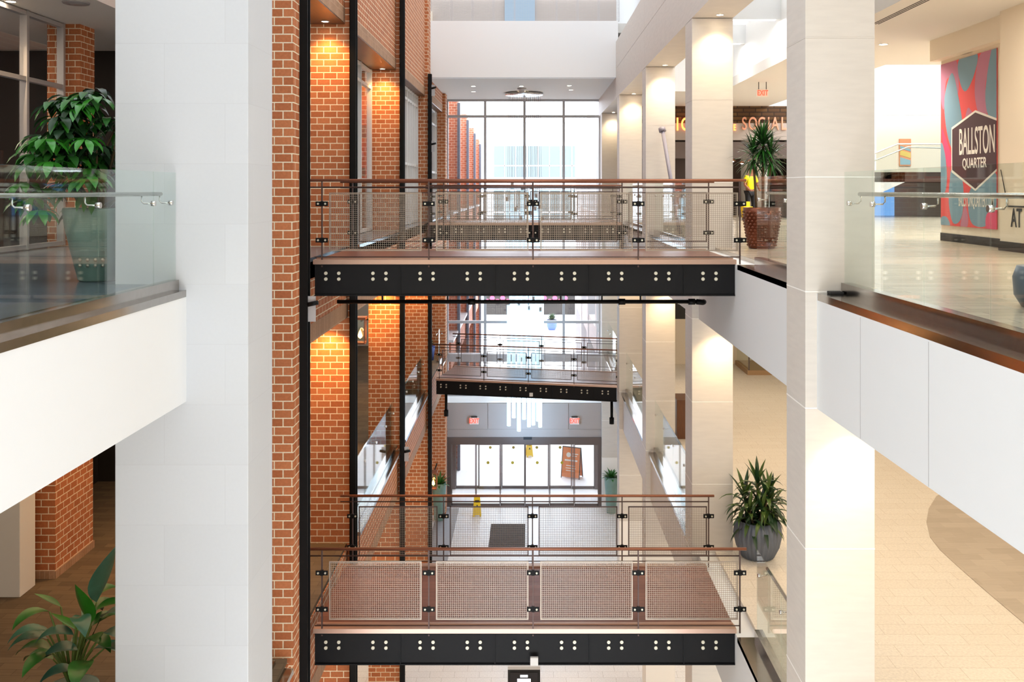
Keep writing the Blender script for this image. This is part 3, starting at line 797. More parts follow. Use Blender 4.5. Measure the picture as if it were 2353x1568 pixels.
# ------------------------------------------------------------------ upper gallery, brick side: shop front
side_window('window_6', -8.06, 9.0, 16.55, 0.02, 3.85, [9.05, 11.2, 13.6, 15.3, 16.5], [0.06, 2.75, 3.8], 'grey framed shop front behind the umbrella plant', 'alu')
struct('wall_left', B(-13, -12.8, 3, 20, 0, 3.85), 'brick_dark', 'brick wall inside the shop')
struct('wall_left', B(-13, -8.3, 19.8, 20, 0, 3.85), 'dark', 'dark wall inside the shop')
solid('brick_pier', B(-8.35, -7.78, 16.6, 17.15, 0, 3.85), 'brick', 'short brick pier at the end of the grey framed shop front', 'pier', 'brick piers beside the shops')
struct('wall_back', B(-7.8, -3.85, 19.6, 19.75, 0, 3.85), 'darkwood', 'dark wood wall behind the umbrella plant')
t = thing('wall_sign', 'black sign with a round white emblem behind the umbrella plant', 'sign', (-7.35, 18.0, 1.7))
part('sign_board', MB().box(-0.45, 0.5, 0, 0.06, 0.3, 1.55), 'black', t)
part('emblem', MB().tube([(-0.02, -0.012, 1.2), (-0.02, 0.0, 1.2)], 0.21, 24), 'sign_white', t)
part('emblem_ring', MB().tube([(-0.02, -0.018, 1.2), (-0.02, -0.012, 1.2)], 0.15, 24), 'black', t)
lamp('AREA', (-10.5, 14.5, 3.75), 130, (1, 0.8, 0.6), 2, sizey=5)  # unseen lamp added to brighten the brick inside the shop
# directory screen behind glass
t = thing('directory_screen', 'dark directory screen with coloured panels behind the shop front', 'screen', (-8.9, 15.6, 0))
part('screen_body', MB().box(-0.35, 0.28, 0, 0.12, 0.0, 1.62, bev=0.01), 'screen', t)
for (a, b, z0, z1, m) in ((-0.22, 0.25, 1.46, 1.58, 'screenwhite'), (-0.3, -0.1, 1.2, 1.4, 'screenred'), (0.02, 0.2, 1.22, 1.38, 'screenblue'), (-0.27, 0.24, 1.03, 1.13, 'screenblue'),
                          (-0.22, 0.05, 0.88, 0.96, 'screenwhite'), (-0.27, 0.24, 0.72, 0.80, 'screengreen'), (-0.27, 0.1, 0.42, 0.56, 'screenpink'), (-0.22, 0.2, 0.22, 0.27, 'screenwhite')):
    part('screen_panel', MB().box(a, b, -0.004, 0, z0, z1), m, t)

# ------------------------------------------------------------------ upper gallery, stone side: restaurant front, hall, mural
struct('wall_back', B(3.44, 9.0, 32.8, 33.0, 3.26, 3.85), 'brick_old', 'old brick wall above the restaurant sign')
struct('trim_6', B(3.44, 9.0, 32.72, 33.0, 2.68, 3.26), 'greypanel', 'grey sign band of the restaurant')
struct('trim_6', B(3.44, 9.0, 32.75, 33.0, 2.05, 2.62), 'bronzeframe', 'grey transom of the restaurant')
struct('wall_back', B(3.44, 9.2, 37.0, 37.2, 0, 3.5), 'darkwood', 'dark back wall inside the restaurant')
struct('ceiling', B(3.44, 9.2, 33.0, 37.2, 3.3, 3.4), 'dark', 'dark ceiling inside the restaurant')
struct('wall_right', B(9.0, 9.2, 32.8, 37.2, 0, 3.85), 'darkwood')
struct('wall_back', B(3.44, 5.4, 32.9, 33.0, 0, 2.68), 'darkwood', 'dark wall beside the restaurant entrance')
t = thing('sign_letters', 'salmon coloured SOCIAL letters on the restaurant front', 'sign', (8.08, 32.7, 3.22))
lx = [-0.72, -0.43, -0.13, 0.11, 0.33, 0.62]
for ch, x in zip('SOCIAL', lx): text(ch, 'letter', 'pinkletter', t, (x, 0, 0), 0.62, sx=0.62, ext=0.03, bold=0.006)
t = thing('sign_letters', 'glowing orange letters C and I between the second and third stone pillars', 'sign', (5.28, 32.7, 3.2))
for ch, x in zip('IC', [-0.20, 0.06]): text(ch, 'letter', 'orange_lit', t, (x, 0, 0), 0.62, sx=0.66, ext=0.03, bold=0.008)
text('E', 'letter', 'orange_lit', t, (1.75, 0, -0.1), 0.3, sx=0.6, ext=0.03, bold=0.004)
exit_sign((6.2, 25.4, 3.44), 'red exit sign hanging from the off-white ceiling', w=0.3, h=0.2, drop=0.2, txt='EXIT')
for i in range(7):
    t = thing('pendant_lamp', 'small warm pendant lamp inside the restaurant', 'lamp', (7.2+i*0.32, 35.4-0.1*(i % 3), 1.95+0.08*(i % 2)), group='pendant lamps in the restaurant')
    part('shade', MB().lathe([(0.0, 0.09), (0.04, 0.085), (0.13, 0.0)], seg=16), 'copper', t)
    part('bulb', MB().lathe([(0.0, -0.03), (0.05, -0.01), (0.05, 0.02), (0.0, 0.05)], seg=12), 'lamp_on', t)
    part('wire', MB().tube([(0, 0, 0.08), (0, 0, 3.3-1.95-0.08*(i % 2))], 0.006, 5), 'dark', t)
solid('menu_board', B(6.9, 7.15, 33.6, 33.66, 0.0, 2.0), 'lamp_strip', 'bright lit panel inside the restaurant', 'sign')
lamp('AREA', (6.8, 34.5, 3.2), 35, WARM, 2)

# mural wall
struct('wall_right', B(7.95, 8.2, 15.45, 18.45, 0, 3.85), 'cream', 'cream wall carrying the big mural')
struct('wall_right', B(7.6, 8.2, 3, 15.44, 0, 3.85), 'cream', 'cream wall in front of the mural')
struct('baseboard_right', B(7.93, 7.95, 15.45, 18.45, 0, 0.15), 'dark')
struct('baseboard_right', B(7.58, 7.6, 3, 15.46, 0, 0.15), 'dark')
struct('ceiling', B(7.75, 7.95, 15.45, 18.5, 3.45, 3.85), 'cream')
MY0, MY1, MZ0, MZ1 = 16.22, 18.42, 0.30, 3.38
t = thing('mural_banner', 'tall red and blue wavy mural with a dark hexagon badge', 'banner', (7.94, MY1, MZ0))
t.rotation_euler = (0, 0, -PI/2)
# local: x runs from the far edge (0) to the near edge (2.2); y outward is -; z up
MW, MH = MY1-MY0, MZ1-MZ0
part('banner_sheet', MB().box(0, MW, -0.012, 0, 0, MH), 'mural_red', t)
def blob(pts, m, d, name='paint_shape', n=8):
    # closed Catmull-Rom through pts given as fractions of the banner (x right, z from top)
    P = [(p[0]*MW, (1-p[1])*MH) for p in pts]; out = []
    N = len(P)
    for i in range(N):
        p0, p1, p2, p3 = P[i-1], P[i], P[(i+1) % N], P[(i+2) % N]
        for k in range(n):
            u = k/n
            out.append(tuple(min(max(0.5*((2*p1[a])+(-p0[a]+p2[a])*u+(2*p0[a]-5*p1[a]+4*p2[a]-p3[a])*u*u+(-p0[a]+3*p1[a]-3*p2[a]+p3[a])*u**3), 0.002), (MW, MH)[a]-0.002) for a in (0, 1)))
    clean = [out[0]]
    for q in out[1:]:
        if math.hypot(q[0]-clean[-1][0], q[1]-clean[-1][1]) > 0.004: clean.append(q)
    return part(name, MB().prism(clean, -0.012-d, -0.0115, axis='y'), m, t)
blob([(0.0, 0.0), (0.30, 0.0), (0.34, 0.20), (0.20, 0.10), (0.10, 0.12), (0.06, 0.28), (0.0, 0.2)], 'mural_mauve', 0.001)
blob([(0.22, 0.07), (0.33, 0.20), (0.42, 0.40), (0.38, 0.52), (0.22, 0.53), (0.10, 0.38), (0.08, 0.20)], 'mural_blue', 0.002)
blob([(0.36, 0.0), (0.68, 0.0), (0.62, 0.12), (0.47, 0.20), (0.36, 0.12)], 'mural_blue', 0.002)
blob([(0.75, 0.0), (0.95, 0.0), (0.82, 0.18), (0.84, 0.36), (0.72, 0.36), (0.64, 0.24), (0.66, 0.1)], 'mural_mauve', 0.001)
blob([(0.92, 0.0), (1.0, 0.0), (1.0, 0.42), (0.86, 0.36), (0.82, 0.22)], 'mural_blue', 0.002)
blob([(0.46, 0.38), (0.52, 0.30), (0.62, 0.36), (0.6, 0.45), (0.46, 0.46)], 'mural_mauve', 0.001)
blob([(0.0, 0.5), (0.08, 0.55), (0.12, 0.68), (0.10, 0.78), (0.0, 0.8)], 'mural_blue', 0.002)
blob([(0.02, 0.40), (0.1, 0.46), (0.2, 0.56), (0.22, 0.62), (0.14, 0.64), (0.06, 0.52)], 'mural_pink', 0.0015)
blob([(0.22, 0.66), (0.40, 0.70), (0.44, 0.85), (0.38, 0.96), (0.24, 0.98), (0.16, 0.86), (0.18, 0.72)], 'mural_blue', 0.002)
blob([(0.56, 0.78), (0.78, 0.68), (1.0, 0.70), (1.0, 0.86), (0.84, 0.98), (0.6, 0.98), (0.52, 0.88)], 'mural_blue', 0.002)
blob([(0.46, 0.88), (0.52, 0.94), (0.50, 1.0), (0.38, 1.0)], 'mural_mauve', 0.001)
blob([(0.84, 0.92), (1.0, 0.88), (1.0, 1.0), (0.84, 1.0)], 'mural_pink', 0.0025)
blob([(0.02, 0.95), (0.12, 0.95), (0.18, 1.0), (0.0, 1.0)], 'mural_blue', 0.002)
HX = [(0.23, 0.415), (0.65, 0.335), (1.0, 0.40), (1.0, 0.665), (0.65, 0.775), (0.23, 0.66)]
def hexa(grow, d, m):
    pts = []
    for x, y in HX:
        X = x*MW; Z = (1-y)*MH
        X2 = X+(-grow if x < 0.3 else 0); Z2 = Z+(grow*1.15 if y < 0.5 else -grow*1.15)
        pts.append((min(X2, MW), Z2))
    part('badge', MB().prism(pts, -0.012-d, -0.0118, axis='y'), m, t, label=None)
hexa(0.035, 0.003, 'sign_white'); hexa(0.0, 0.005, 'mural_dark')
text('BALLSTON', 'badge_text', 'sign_white', t, (0.66*MW+0.02, -0.018, (1-0.505)*MH), 0.68, sx=0.415, ext=0.001, bold=0.006)
text('QUARTER', 'badge_text', 'sign_white', t, (0.63*MW, -0.018, (1-0.628)*MH), 0.25, sx=0.82, ext=0.001, bold=0.004)
text('BALLSTONQUARTER.COM', 'web_address', 'sign_white', t, (0.64*MW+0.03, -0.018, (1-0.845)*MH), 0.34, sx=0.33, ext=0.001, bold=0.002)
# air vent above mural
t = thing('air_vent', 'white slotted vent grille above the mural', 'vent', (7.95, 17.35, 3.45))
part('vent_frame', MB().box(-0.02, 0, -0.2, 0.2, 0, 0.3), 'aluwhite', t)
for k in range(3): part('slot', MB().box(-0.022, -0.019, -0.15+0.11*k, -0.08+0.11*k, 0.04, 0.26), 'dark', t)
# wall graphic "AT"
t = thing('wall_graphic', 'black lettering AT below a thin slanting line on the cream wall', 'sign', (7.59, 15.42, 0))
t.rotation_euler = (0, 0, -PI/2)
text('AT', 'letter', 'black', t, (0.52, -0.004, 0.52), 0.42, sx=0.62, ext=0.003, bold=0.004)
part('top_bar', MB().box(0.24, 1.3, -0.006, 0, 0.70, 0.725), 'black', t)
part('slant_line', MB().prism([(0.02, 1.30), (0.035, 1.30), (0.27, 0.71), (0.25, 0.71)], -0.006, 0, axis='y'), 'black', t)

# hall beyond the mural
struct('wall_back', B(8.2, 18, 37.3, 37.5, 2.05, 8.6), 'brightwhite', 'bright white wall of the stair hall')
struct('wall_right', B(17.8, 18, 22, 37.5, 0, 8.6), 'white')
struct('wall_left', B(8.2, 8.35, 33.2, 37.3, 0, 8.0), 'white')
struct('wall_back', B(8.2, 12.7, 35.0, 35.15, 1.7, 4.15), 'brightwhite', 'white wall beside the lift lobby opening')
struct('wall_back', B(12.7, 18, 35.0, 35.15, 3.72, 4.15), 'white')
struct('wall_back', B(12.7, 18, 37.0, 37.1, 1.6, 3.8), 'cream', 'cream wall of the lift lobby')
struct('trim_7', B(9.5, 18, 33.6, 37, 1.25, 1.6), 'darkwood', 'dark edge of the stair landing')
struct('window_7', B(11.8, 13.9, 36.4, 36.45, 0.0, 1.2), 'bluelight', 'blue daylight window under the stair landing')
struct('wall_back', B(8.2, 18, 37.15, 37.25, 0, 1.7), 'greypanel')
solid('wall_picture', B(14.3, 14.75, 36.93, 37.0, 1.9, 2.95, bev=0.01), 'artorange', 'small orange and yellow picture in the lift lobby', 'picture')
_p = bpy.data.objects['wall_picture']
for i_, (pts, mm) in enumerate((([(-0.2, 0.62), (0.2, 0.5), (0.2, 0.3), (-0.2, 0.42)], 'artyellow'), ([(-0.2, 0.05), (0.2, 0.05), (0.2, 0.22), (-0.2, 0.34)], 'artblue'), ([(-0.2, 0.78), (0.2, 0.66), (0.2, 0.56), (-0.2, 0.68)], 'artblue'))):
    part('painted_band', MB().prism(pts, -0.045, -0.034, axis='y'), mm, _p)
t = thing('stair_railing', 'glass stair railing sloping up to the landing of the stair hall', 'railing', (0, 33.5, 0))
part('handrail', MB().tube([(9.9, 0, 1.35), (12.9, 0, 2.58), (17.6, 0, 2.58)], 0.03, 10), 'chrome', t)
part('handrail', MB().tube([(9.9, 0.1, 1.1), (13.3, 0.1, 2.48), (15.3, 0.1, 2.42)], 0.025, 10), 'chrome', t)
part('glass_panel', MB().prism([(12.9, 1.6), (12.9, 2.56), (15.2, 2.56), (15.2, 1.6)], -0.006, 0.006, axis='y'), 'glass', t)
part('glass_panel', MB().prism([(9.9, 0.5), (9.9, 1.33), (12.88, 2.55), (12.88, 1.6)], -0.006, 0.006, axis='y'), 'glass', t)
t2 = MB().prism([(9.3, 0.0), (10.4, 0.0), (13.2, 1.25), (13.2, 1.6), (12.6, 1.6)], 33.6, 35.0, axis='y')
struct('trim_8', t2, 'aluwhite', 'pale sloping side of the stair')

# metal pole leaning on pillar
solid('metal_pole', MB().tube([(3.30, 20.9, 0.03), (3.12, 22.3, 2.35)], 0.045, 12).tube([(3.12, 22.3, 2.33), (3.10, 22.33, 2.42)], 0.085, 12), 'polegrey', 'grey metal pole leaning against the third stone pillar', 'pole')

# shop corner on the middle level
t = thing('shop_display', 'glass shop corner with a wooden base on the cream tile floor', 'display case', (7.2, 31.5, L2))
part('base', MB().box(0, 4.5, 0, 1.9, 0, 0.15), 'soldierwood', t)
part('glass_front', MB().box(0.06, 4.4, 0.06, 0.075, 0.15, 2.3), 'glass', t)
part('glass_side', MB().box(0.06, 0.075, 0.075, 1.9, 0.15, 2.3), 'glass', t)
part('corner_post', MB().box(0.04, 0.08, 0.04, 0.08, 0.15, 2.3), 'bronzeframe', t)
t = thing('shop_sign', 'black hanging sign behind the second stone pillar', 'sign', (4.4, 26.5, -1.7))
part('sign_panel', MB().box(-0.5, 0.6, 0, 0.08, -0.9, 0.0), 'black', t)
text('PEDE', 'sign_text', 'sign_white', t, (-0.18, -0.006, -0.42), 0.22, sx=0.8, ext=0.002)
solid('counter', B(3.62, 4.4, 23.4, 24.2, L2, L2+0.95, bev=0.01), 'wood_soffit', 'brown counter between the second and third stone pillars', 'counter')

# middle gallery, brick side
mb = MB().box(-8.4, -7.42, 15.0, 16.3, L2+0.12, -1.25)
solid('brick_pier', mb, 'brick', 'dark brick corner behind the bird of paradise plant', 'pier', 'brick piers beside the shops')
struct('baseboard_left', MB().box(-8.42, -7.40, 14.98, 16.32, L2, L2+0.12), 'soldier', 'pale base of the dark brick corner')
solid('white_column', MB().box(-8.6, -7.6, 14.3, 14.75, L2, -1.7, bev=0.01), 'ceiling', 'plain off-white column in front of the dark brick corner', 'column')
struct('wall_back', B(-9, -7.0, 20, 20.2, L2, -1.25), 'dark')
lamp('SPOT', (-6.3, 16.0, -1.32), 120, (1.0, 0.55, 0.2), 0.05, angle=120, blend=1)

# ------------------------------------------------------------------ lanterns
def lantern(loc, label, arm=((-0.02, 0.02, 0.13, 0.3, 0.5, 0.54),)):
    t = thing('wall_lantern', label, 'lantern', loc, 0, 'copper wall lanterns')
    part('lantern_cap', MB().box(-0.15, 0.15, -0.15, 0.15, 0.58, 0.64, bev=0.008), 'copper', t)
    part('lantern_base', MB().box(-0.13, 0.13, -0.13, 0.13, 0.0, 0.05, bev=0.006), 'copper', t)
    for sx in (-1, 1):
        for sy in (-1, 1): part('bar', MB().box(sx*0.12-0.009, sx*0.12+0.009, sy*0.12-0.009, sy*0.12+0.009, 0.05, 0.58), 'copper', t)
    part('frosted_glass', MB().box(-0.11, 0.11, -0.11, 0.11, 0.05, 0.58), 'glass', t)
    part('flame', MB().lathe([(0.0, 0.12), (0.05, 0.16), (0.055, 0.2), (0.03, 0.28), (0.0, 0.34)], seg=14), 'flame', t, label='glowing orange flame')
    am = MB()
    for q in arm: am.box(*q)
    part('wall_arm', am, 'black', t)
    lamp('POINT', (loc[0], loc[1]-0.0, loc[2]+0.3), 6, (1, 0.5, 0.2), 0.05)
    return t
lantern((-3.98, 22.6, -2.66), 'copper lantern beside the third brick pier on the middle level', ((-0.02, 0.02, 0.13, 0.42, 0.5, 0.54), (0.02, 0.2, 0.38, 0.42, 0.5, 0.54)))
lantern((-3.38, 33.9, -9.62), 'copper lantern beside the green planter near the entrance doors', ((-0.02, 0.02, 0.13, 1.32, 0.5, 0.54),))

# ------------------------------------------------------------------ plants
def unit(az, el): return Vector((math.cos(az)*math.cos(el), math.sin(az)*math.cos(el), math.sin(el)))
rnd = random.Random(11)
# umbrella plant in tall green pot
t = thing('potted_plant', 'large drooping umbrella plant in a tall green planter behind the glass railing', 'plant', (-4.62, 10.25, 0))
t['group'] = 'plants'
del t['group']
p = part('planter', MB().lathe([(0.17, 0), (0.19, 0.02), (0.27, 0.35), (0.325, 0.60), (0.345, 0.76), (0.335, 0.78), (0.31, 0.78), (0.30, 0.74)], seg=36), 'potgreen', t)
for k in range(8):
    part('stud', MB().lathe([(0.0, 0.0), (0.02, 0.0), (0, 0.01)], seg=8), 'bolt', p, loc=(-0.07+0.08*(k % 4), -0.235-0.012, 0.18+0.06*(k//4))).rotation_euler = (PI/2, 0, 0)
part('soil', MB().lathe([(0.0, 0.74), (0.302, 0.74)], seg=24), 'soil', t)
st = MB()
cl = []
for k in range(10):
    a = rnd.uniform(0, 2*PI); r_ = rnd.uniform(0.1, 0.55); h = rnd.uniform(1.2, 2.05)
    end = Vector((math.cos(a)*r_-0.0, math.sin(a)*r_*0.7, h))
    st.tube([(0.03*math.cos(a), 0.03*math.sin(a), 0.72), (end.x*0.4, end.y*0.4, 0.9+(h-0.9)*0.6), tuple(end)], 0.018, 6, r2=0.008)
    cl.append(end)
for k in range(95):
    a = rnd.uniform(0, 2*PI); rr = rnd.uniform(0.1, 0.82)
    cl.append(Vector((math.cos(a)*rr*0.9-0.1, math.sin(a)*rr*0.6, 2.15-rr*rr*1.0-rnd.uniform(0, 0.95))))
cl = [c for c in cl if c.x < 0.12]
part('stems', st, 'trunk', t)
m1, m2, m3 = MB(), MB(), MB()
for i, c in enumerate(cl):
    mm = (m1, m2, m3)[i % 3]
    a0 = rnd.uniform(0, 2*PI)
    for j in range(8):
        a = a0+j*2*PI/8
        d = unit(a, rnd.uniform(-0.5, 0.05))
        mm.leaf(c+d*0.03, d, rnd.uniform(0.19, 0.3), rnd.uniform(0.075, 0.105), droop=1.9, seg=4, fold=0.2)
for k in range(8):
    a = rnd.uniform(PI*0.9, PI*2.0)
    m1.leaf(Vector((0.3*math.cos(a), 0.25*math.sin(a), rnd.uniform(0.85, 1.1))), unit(a, -0.6), 0.3, 0.09, droop=1.2, seg=4)
part('foliage', m1, 'leaf', t); part('foliage', m2, 'leafbright', t); part('foliage', m3, 'leafdark', t)

# bird of paradise
t = thing('potted_plant', 'bird of paradise plant with big paddle leaves on the middle level', 'plant', (-5.25, 11.0, L2))
part('planter', MB().lathe([(0.2, 0), (0.22, 0.02), (0.27, 0.25), (0.29, 0.38), (0.27, 0.38)], seg=28), 'potgreen', t)
part('soil', MB().lathe([(0.0, 0.36), (0.271, 0.36)], seg=20), 'soil', t)
stm = MB()
def paddle(base, mid, tip_dir, length, width, m, droop=0.7, lx=None):
    base = Vector(base); mid = Vector(mid)
    q = (base+mid)/2+Vector((0, 0, 0.06))
    stm.tube([base, q, mid], 0.020, 6, r2=0.009)
    part('leaf', MB().leaf(mid, tip_dir, length, width*1.25, droop=droop, seg=9, fold=0.3, wpos=0.42), m, t)
S = 200.0
def PXP(x, y, yy=0.0):
    s_ = 2200/(11.0+yy); return Vector(((x-1215)/s_+5.25, yy, CZ-(y-437)/s_-L2))
o0 = (0, 0, 0.36)
paddle(o0, PXP(222, 1385), (0.35, -0.1, 1.0), 0.72, 0.30, 'leafblue', droop=0.15)
paddle(o0, PXP(205, 1435), (-0.16, -0.3, 1.0), 0.56, 0.24, 'leafbright', droop=0.1)
paddle(o0, PXP(190, 1452, -0.1), (-0.9, -0.2, 0.55), 0.42, 0.14, 'leafbright', droop=-0.3)
paddle(o0, PXP(140, 1395, 0.1), (-0.9, -0.1, 0.55), 0.34, 0.10, 'leaf', droop=0.1)
paddle(o0, PXP(170, 1460, -0.2), (-0.75, -0.2, 0.35), 0.45, 0.20, 'leafblue', droop=1.6)
paddle(o0, PXP(180, 1495, -0.25), (-0.8, -0.2, 0.25), 0.45, 0.22, 'leafblue', droop=1.5)
paddle(o0, PXP(172, 1540, -0.3), (-0.8, -0.3, 0.15), 0.42, 0.2, 'leafblue', droop=1.4)
paddle(o0, PXP(232, 1420, -0.1), (0.8, -0.2, 0.6), 0.45, 0.18, 'leafblue', droop=1.6)
paddle(o0, PXP(236, 1455, -0.2), (0.9, -0.3, 0.3), 0.45, 0.2, 'leafblue', droop=1.6)
paddle(o0, PXP(240, 1490, -0.2), (0.9, -0.3, 0.4), 0.45, 0.2, 'leafblue', droop=1.6)
paddle(o0, PXP(200, 1520, -0.4), (0.1, -0.9, 0.3), 0.45, 0.2, 'leaf', droop=1.6)
for k in range(18):
    a = rnd.uniform(0, 2*PI)
    paddle(o0, Vector((0.25*math.cos(a), 0.25*math.sin(a), rnd.uniform(0.6, 1.35))), unit(a, 0.4), 0.45, 0.17, ('leafblue', 'leaf')[k % 2], droop=1.6)
part('stems', stm, 'stem', t)

# corn plant in grey ribbed pot
t = thing('potted_plant', 'corn plant in a round grey ribbed planter on the cream tile floor', 'plant', (3.80, 15.9, L2))
part('planter', MB().lathe([(0.24, 0), (0.27, 0.02), (0.36, 0.2), (0.40, 0.38), (0.385, 0.52), (0.34, 0.62), (0.325, 0.62), (0.32, 0.56)], seg=112, ribs=28, ribd=0.022), 'potgrey', t)
part('soil', MB().lathe([(0.0, 0.56), (0.322, 0.56)], seg=20), 'soil', t)
st = MB(); m1 = MB(); m2 = MB()
heads = [(0, 0, 1.22, 34), (-0.2, 0.05, 1.0, 28), (0.2, -0.05, 1.0, 28), (0.03, -0.18, 0.85, 26), (-0.16, -0.14, 0.8, 24), (0.25, 0.1, 0.8, 24), (0.12, -0.15, 1.08, 24)]
for hx, hy, hz, n in heads:
    st.tube([(hx*0.5, hy*0.5, 0.5), (hx, hy, hz)], 0.022, 7)
    for k in range(n):
        a = k*2.4; el = 1.3-1.7*(1-k/n)+rnd.uniform(-.2, .2)
        (m1 if k % 2 else m2).leaf((hx, hy, hz-0.28+0.3*k/n), unit(a, el), rnd.uniform(0.36, 0.5), 0.07, droop=1.9 if el < 1 else 0.5, seg=6, fold=0.35)
part('stems', st, 'trunk', t); part('foliage', m1, 'leafolive', t); part('foliage', m2, 'leafdark', t)

# yucca in bronze hammered pot
t = thing('potted_plant', 'spiky dracaena on bare stems in a bronze hammered planter at the bridge end', 'plant', (3.87, 15.9, 0))
pb = MB().lathe([(0.20, 0), (0.22, 0.02), (0.27, 0.25), (0.30, 0.5), (0.305, 0.68), (0.29, 0.68), (0.28, 0.62)], seg=40)
pl = part('planter', pb, 'potbronze', t)
dm = MB()
for r_ in range(12):
    for k in range(24):
        a = (k+0.5*(r_ % 2))*2*PI/24; z = 0.06+r_*0.05; R = 0.225+0.083*min(1, z/0.5)
        if math.sin(a) < 0.4:
            c = Vector((math.cos(a)*R, math.sin(a)*R, z)); n = Vector((math.cos(a), math.sin(a), 0)); u = Vector((-math.sin(a), math.cos(a), 0))
            v = [dm.bm.verts.new(c+u*0.03), dm.bm.verts.new(c+Vector((0, 0, 0.022))), dm.bm.verts.new(c-u*0.03), dm.bm.verts.new(c-Vector((0, 0, 0.022)))]
            m_ = dm.bm.verts.new(c+n*0.014)
            for q in range(4): dm.bm.faces.new((v[q], v[(q+1) % 4], m_))
part('hammered_relief', dm, 'potbronze', pl)
part('soil', MB().lathe([(0.0, 0.62), (0.285, 0.62)], seg=20), 'soil', t)
st = MB(); m1 = MB(); m2 = MB()
for hx, hy, hz, n in ((0.02, 0, 1.72, 170), (-0.12, 0.1, 1.55, 60), (0.14, -0.02, 1.52, 60)):
    st.tube([(hx*0.6, hy*0.6, 0.6), (hx*0.8, hy*0.8, 1.1), (hx, hy, hz)], 0.022, 7)
    for k in range(n):
        a = k*2.4; el = 1.45-2.4*(1-k/n)+rnd.uniform(-.1, .1)
        (m1 if k % 2 else m2).leaf((hx, hy, hz-0.1+0.15*k/n), unit(a, el), rnd.uniform(0.34, 0.46), 0.034, droop=0.8, seg=5, fold=0.3)
part('stems', st, 'trunk', t); part('foliage', m1, 'leaf', t); part('foliage', m2, 'leafdark', t)

def tall_pot(loc, label, h=1.35):
    t = thing('potted_plant', label, 'plant', loc)
    part('planter', MB().lathe([(0.17, 0), (0.18, 0.02), (0.22, h*0.5), (0.255, h*0.9), (0.25, h), (0.235, h), (0.23, h-0.05)], seg=28), 'potgreen', t)
    part('soil', MB().lathe([(0.0, h-0.05), (0.232, h-0.05)], seg=16), 'soil', t)
    m = MB()
    for k in range(34):
        a = k*2.4; el = 1.35-1.3*(1-k/34)
        m.leaf((0.05*math.cos(a), 0.05*math.sin(a), h-0.06), unit(a, el), rnd.uniform(0.3, 0.5), 0.085, droop=0.8, seg=5)
    part('foliage', m, 'leaf', t)
    return t
tall_pot((-3.25, 34.75, L1), 'tall green planter with a leafy plant on the brick side of the entrance')
tall_pot((3.06, 35.5, L1), 'tall green planter with a leafy plant on the stone side of the entrance')
t = thing('potted_plant', 'small leafy plant in a blue pot behind the angled bridge', 'plant', (-3.55, 34.3, L2))
part('planter', MB().lathe([(0.14, 0), (0.2, 0.5), (0.18, 0.5)], seg=20), 'potblue', t)
m = MB()
for k in range(26): m.leaf((0, 0, 0.48), unit(k*2.4, 0.5+k/30), 0.28, 0.08, droop=0.8)
part('foliage', m, 'leafdark', t)

# ------------------------------------------------------------------ small things on the ground floor
def wet_sign(loc, rz, label):
    t = thing('wet_floor_sign', label, 'sign', loc, rz, 'yellow wet floor signs')
    for s in (-1, 1):
        p = part('board', MB().prism([(-0.15, 0.0), (-0.10, 0.0), (-0.07, 0.06), (0.07, 0.06), (0.10, 0), (0.15, 0), (0.11, 0.70), (0.08, 0.76), (0.03, 0.76), (0.03, 0.70), (-0.03, 0.70), (-0.03, 0.76), (-0.08, 0.76), (-0.11, 0.70)], -0.008, 0.008, axis='y'), 'yellow', t)
        p.location = (0, s*0.12, 0); p.rotation_euler = (s*0.15, 0, 0)
        part('warning_print', MB().prism([(-0.05, 0.34), (0.05, 0.34), (0.0, 0.43)], -0.0095, -0.008, axis='y').box(-0.08, 0.08, -0.0095, -0.008, 0.55, 0.58).box(-0.06, 0.06, -0.0095, -0.008, 0.50, 0.52), 'black', p)
    return t
wet_sign((-1.9, 35.2, L1), 0.1, 'yellow wet floor sign standing inside the entrance doors')
wet_sign((0.02, 43.0, L1), 0.3, 'yellow wet floor sign standing outside the glass doors')
t = thing('sandwich_board', 'orange sandwich board outside the glass doors', 'sign', (1.80, 39.9, L1), -0.4)
for s in (-1, 1):
    p = part('board', MB().box(-0.38, 0.38, -0.012, 0.012, 0.05, 1.25), 'orangeboard', t); p.location = (0, s*0.22, 0); p.rotation_euler = (s*0.17, 0, 0)
    part('board_frame', MB().box(-0.41, -0.38, -0.016, 0.016, -0.0, 1.28).box(0.38, 0.41, -0.016, 0.016, 0, 1.28).box(-0.41, 0.41, -0.016, 0.016, 1.25, 1.28), 'black', p)
    if s < 0:
        part('print', MB().tube([(-0.12, -0.014, 0.95), (-0.12, -0.012, 0.95)], 0.1, 18).box(0.05, 0.3, -0.014, -0.012, 0.98, 1.02).box(0.05, 0.25, -0.014, -0.012, 0.9, 0.93).box(-0.28, 0.28, -0.014, -0.012, 0.7, 0.76)
             .box(-0.2, 0.2, -0.014, -0.012, 0.5, 0.53).box(-0.22, 0.22, -0.014, -0.012, 0.4, 0.43).box(-0.2, 0.2, -0.014, -0.012, 0.3, 0.33), 'sign_white', p)
t = thing('directory_kiosk', 'black directory kiosk with a lit screen on the ground floor', 'kiosk', (-0.1, 20.1, L1))
part('kiosk_body', MB().box(-0.34, 0.34, 0, 0.16, 0, 1.92, bev=0.01), 'black', t)
part('kiosk_cap', MB().box(-0.34, 0.34, -0.01, 0.17, 1.90, 1.96), 'aluwhite', t)
sc = part('screen', MB().box(-0.29, 0.29, -0.01, 0.0, 0.5, 1.84), 'screen', t)
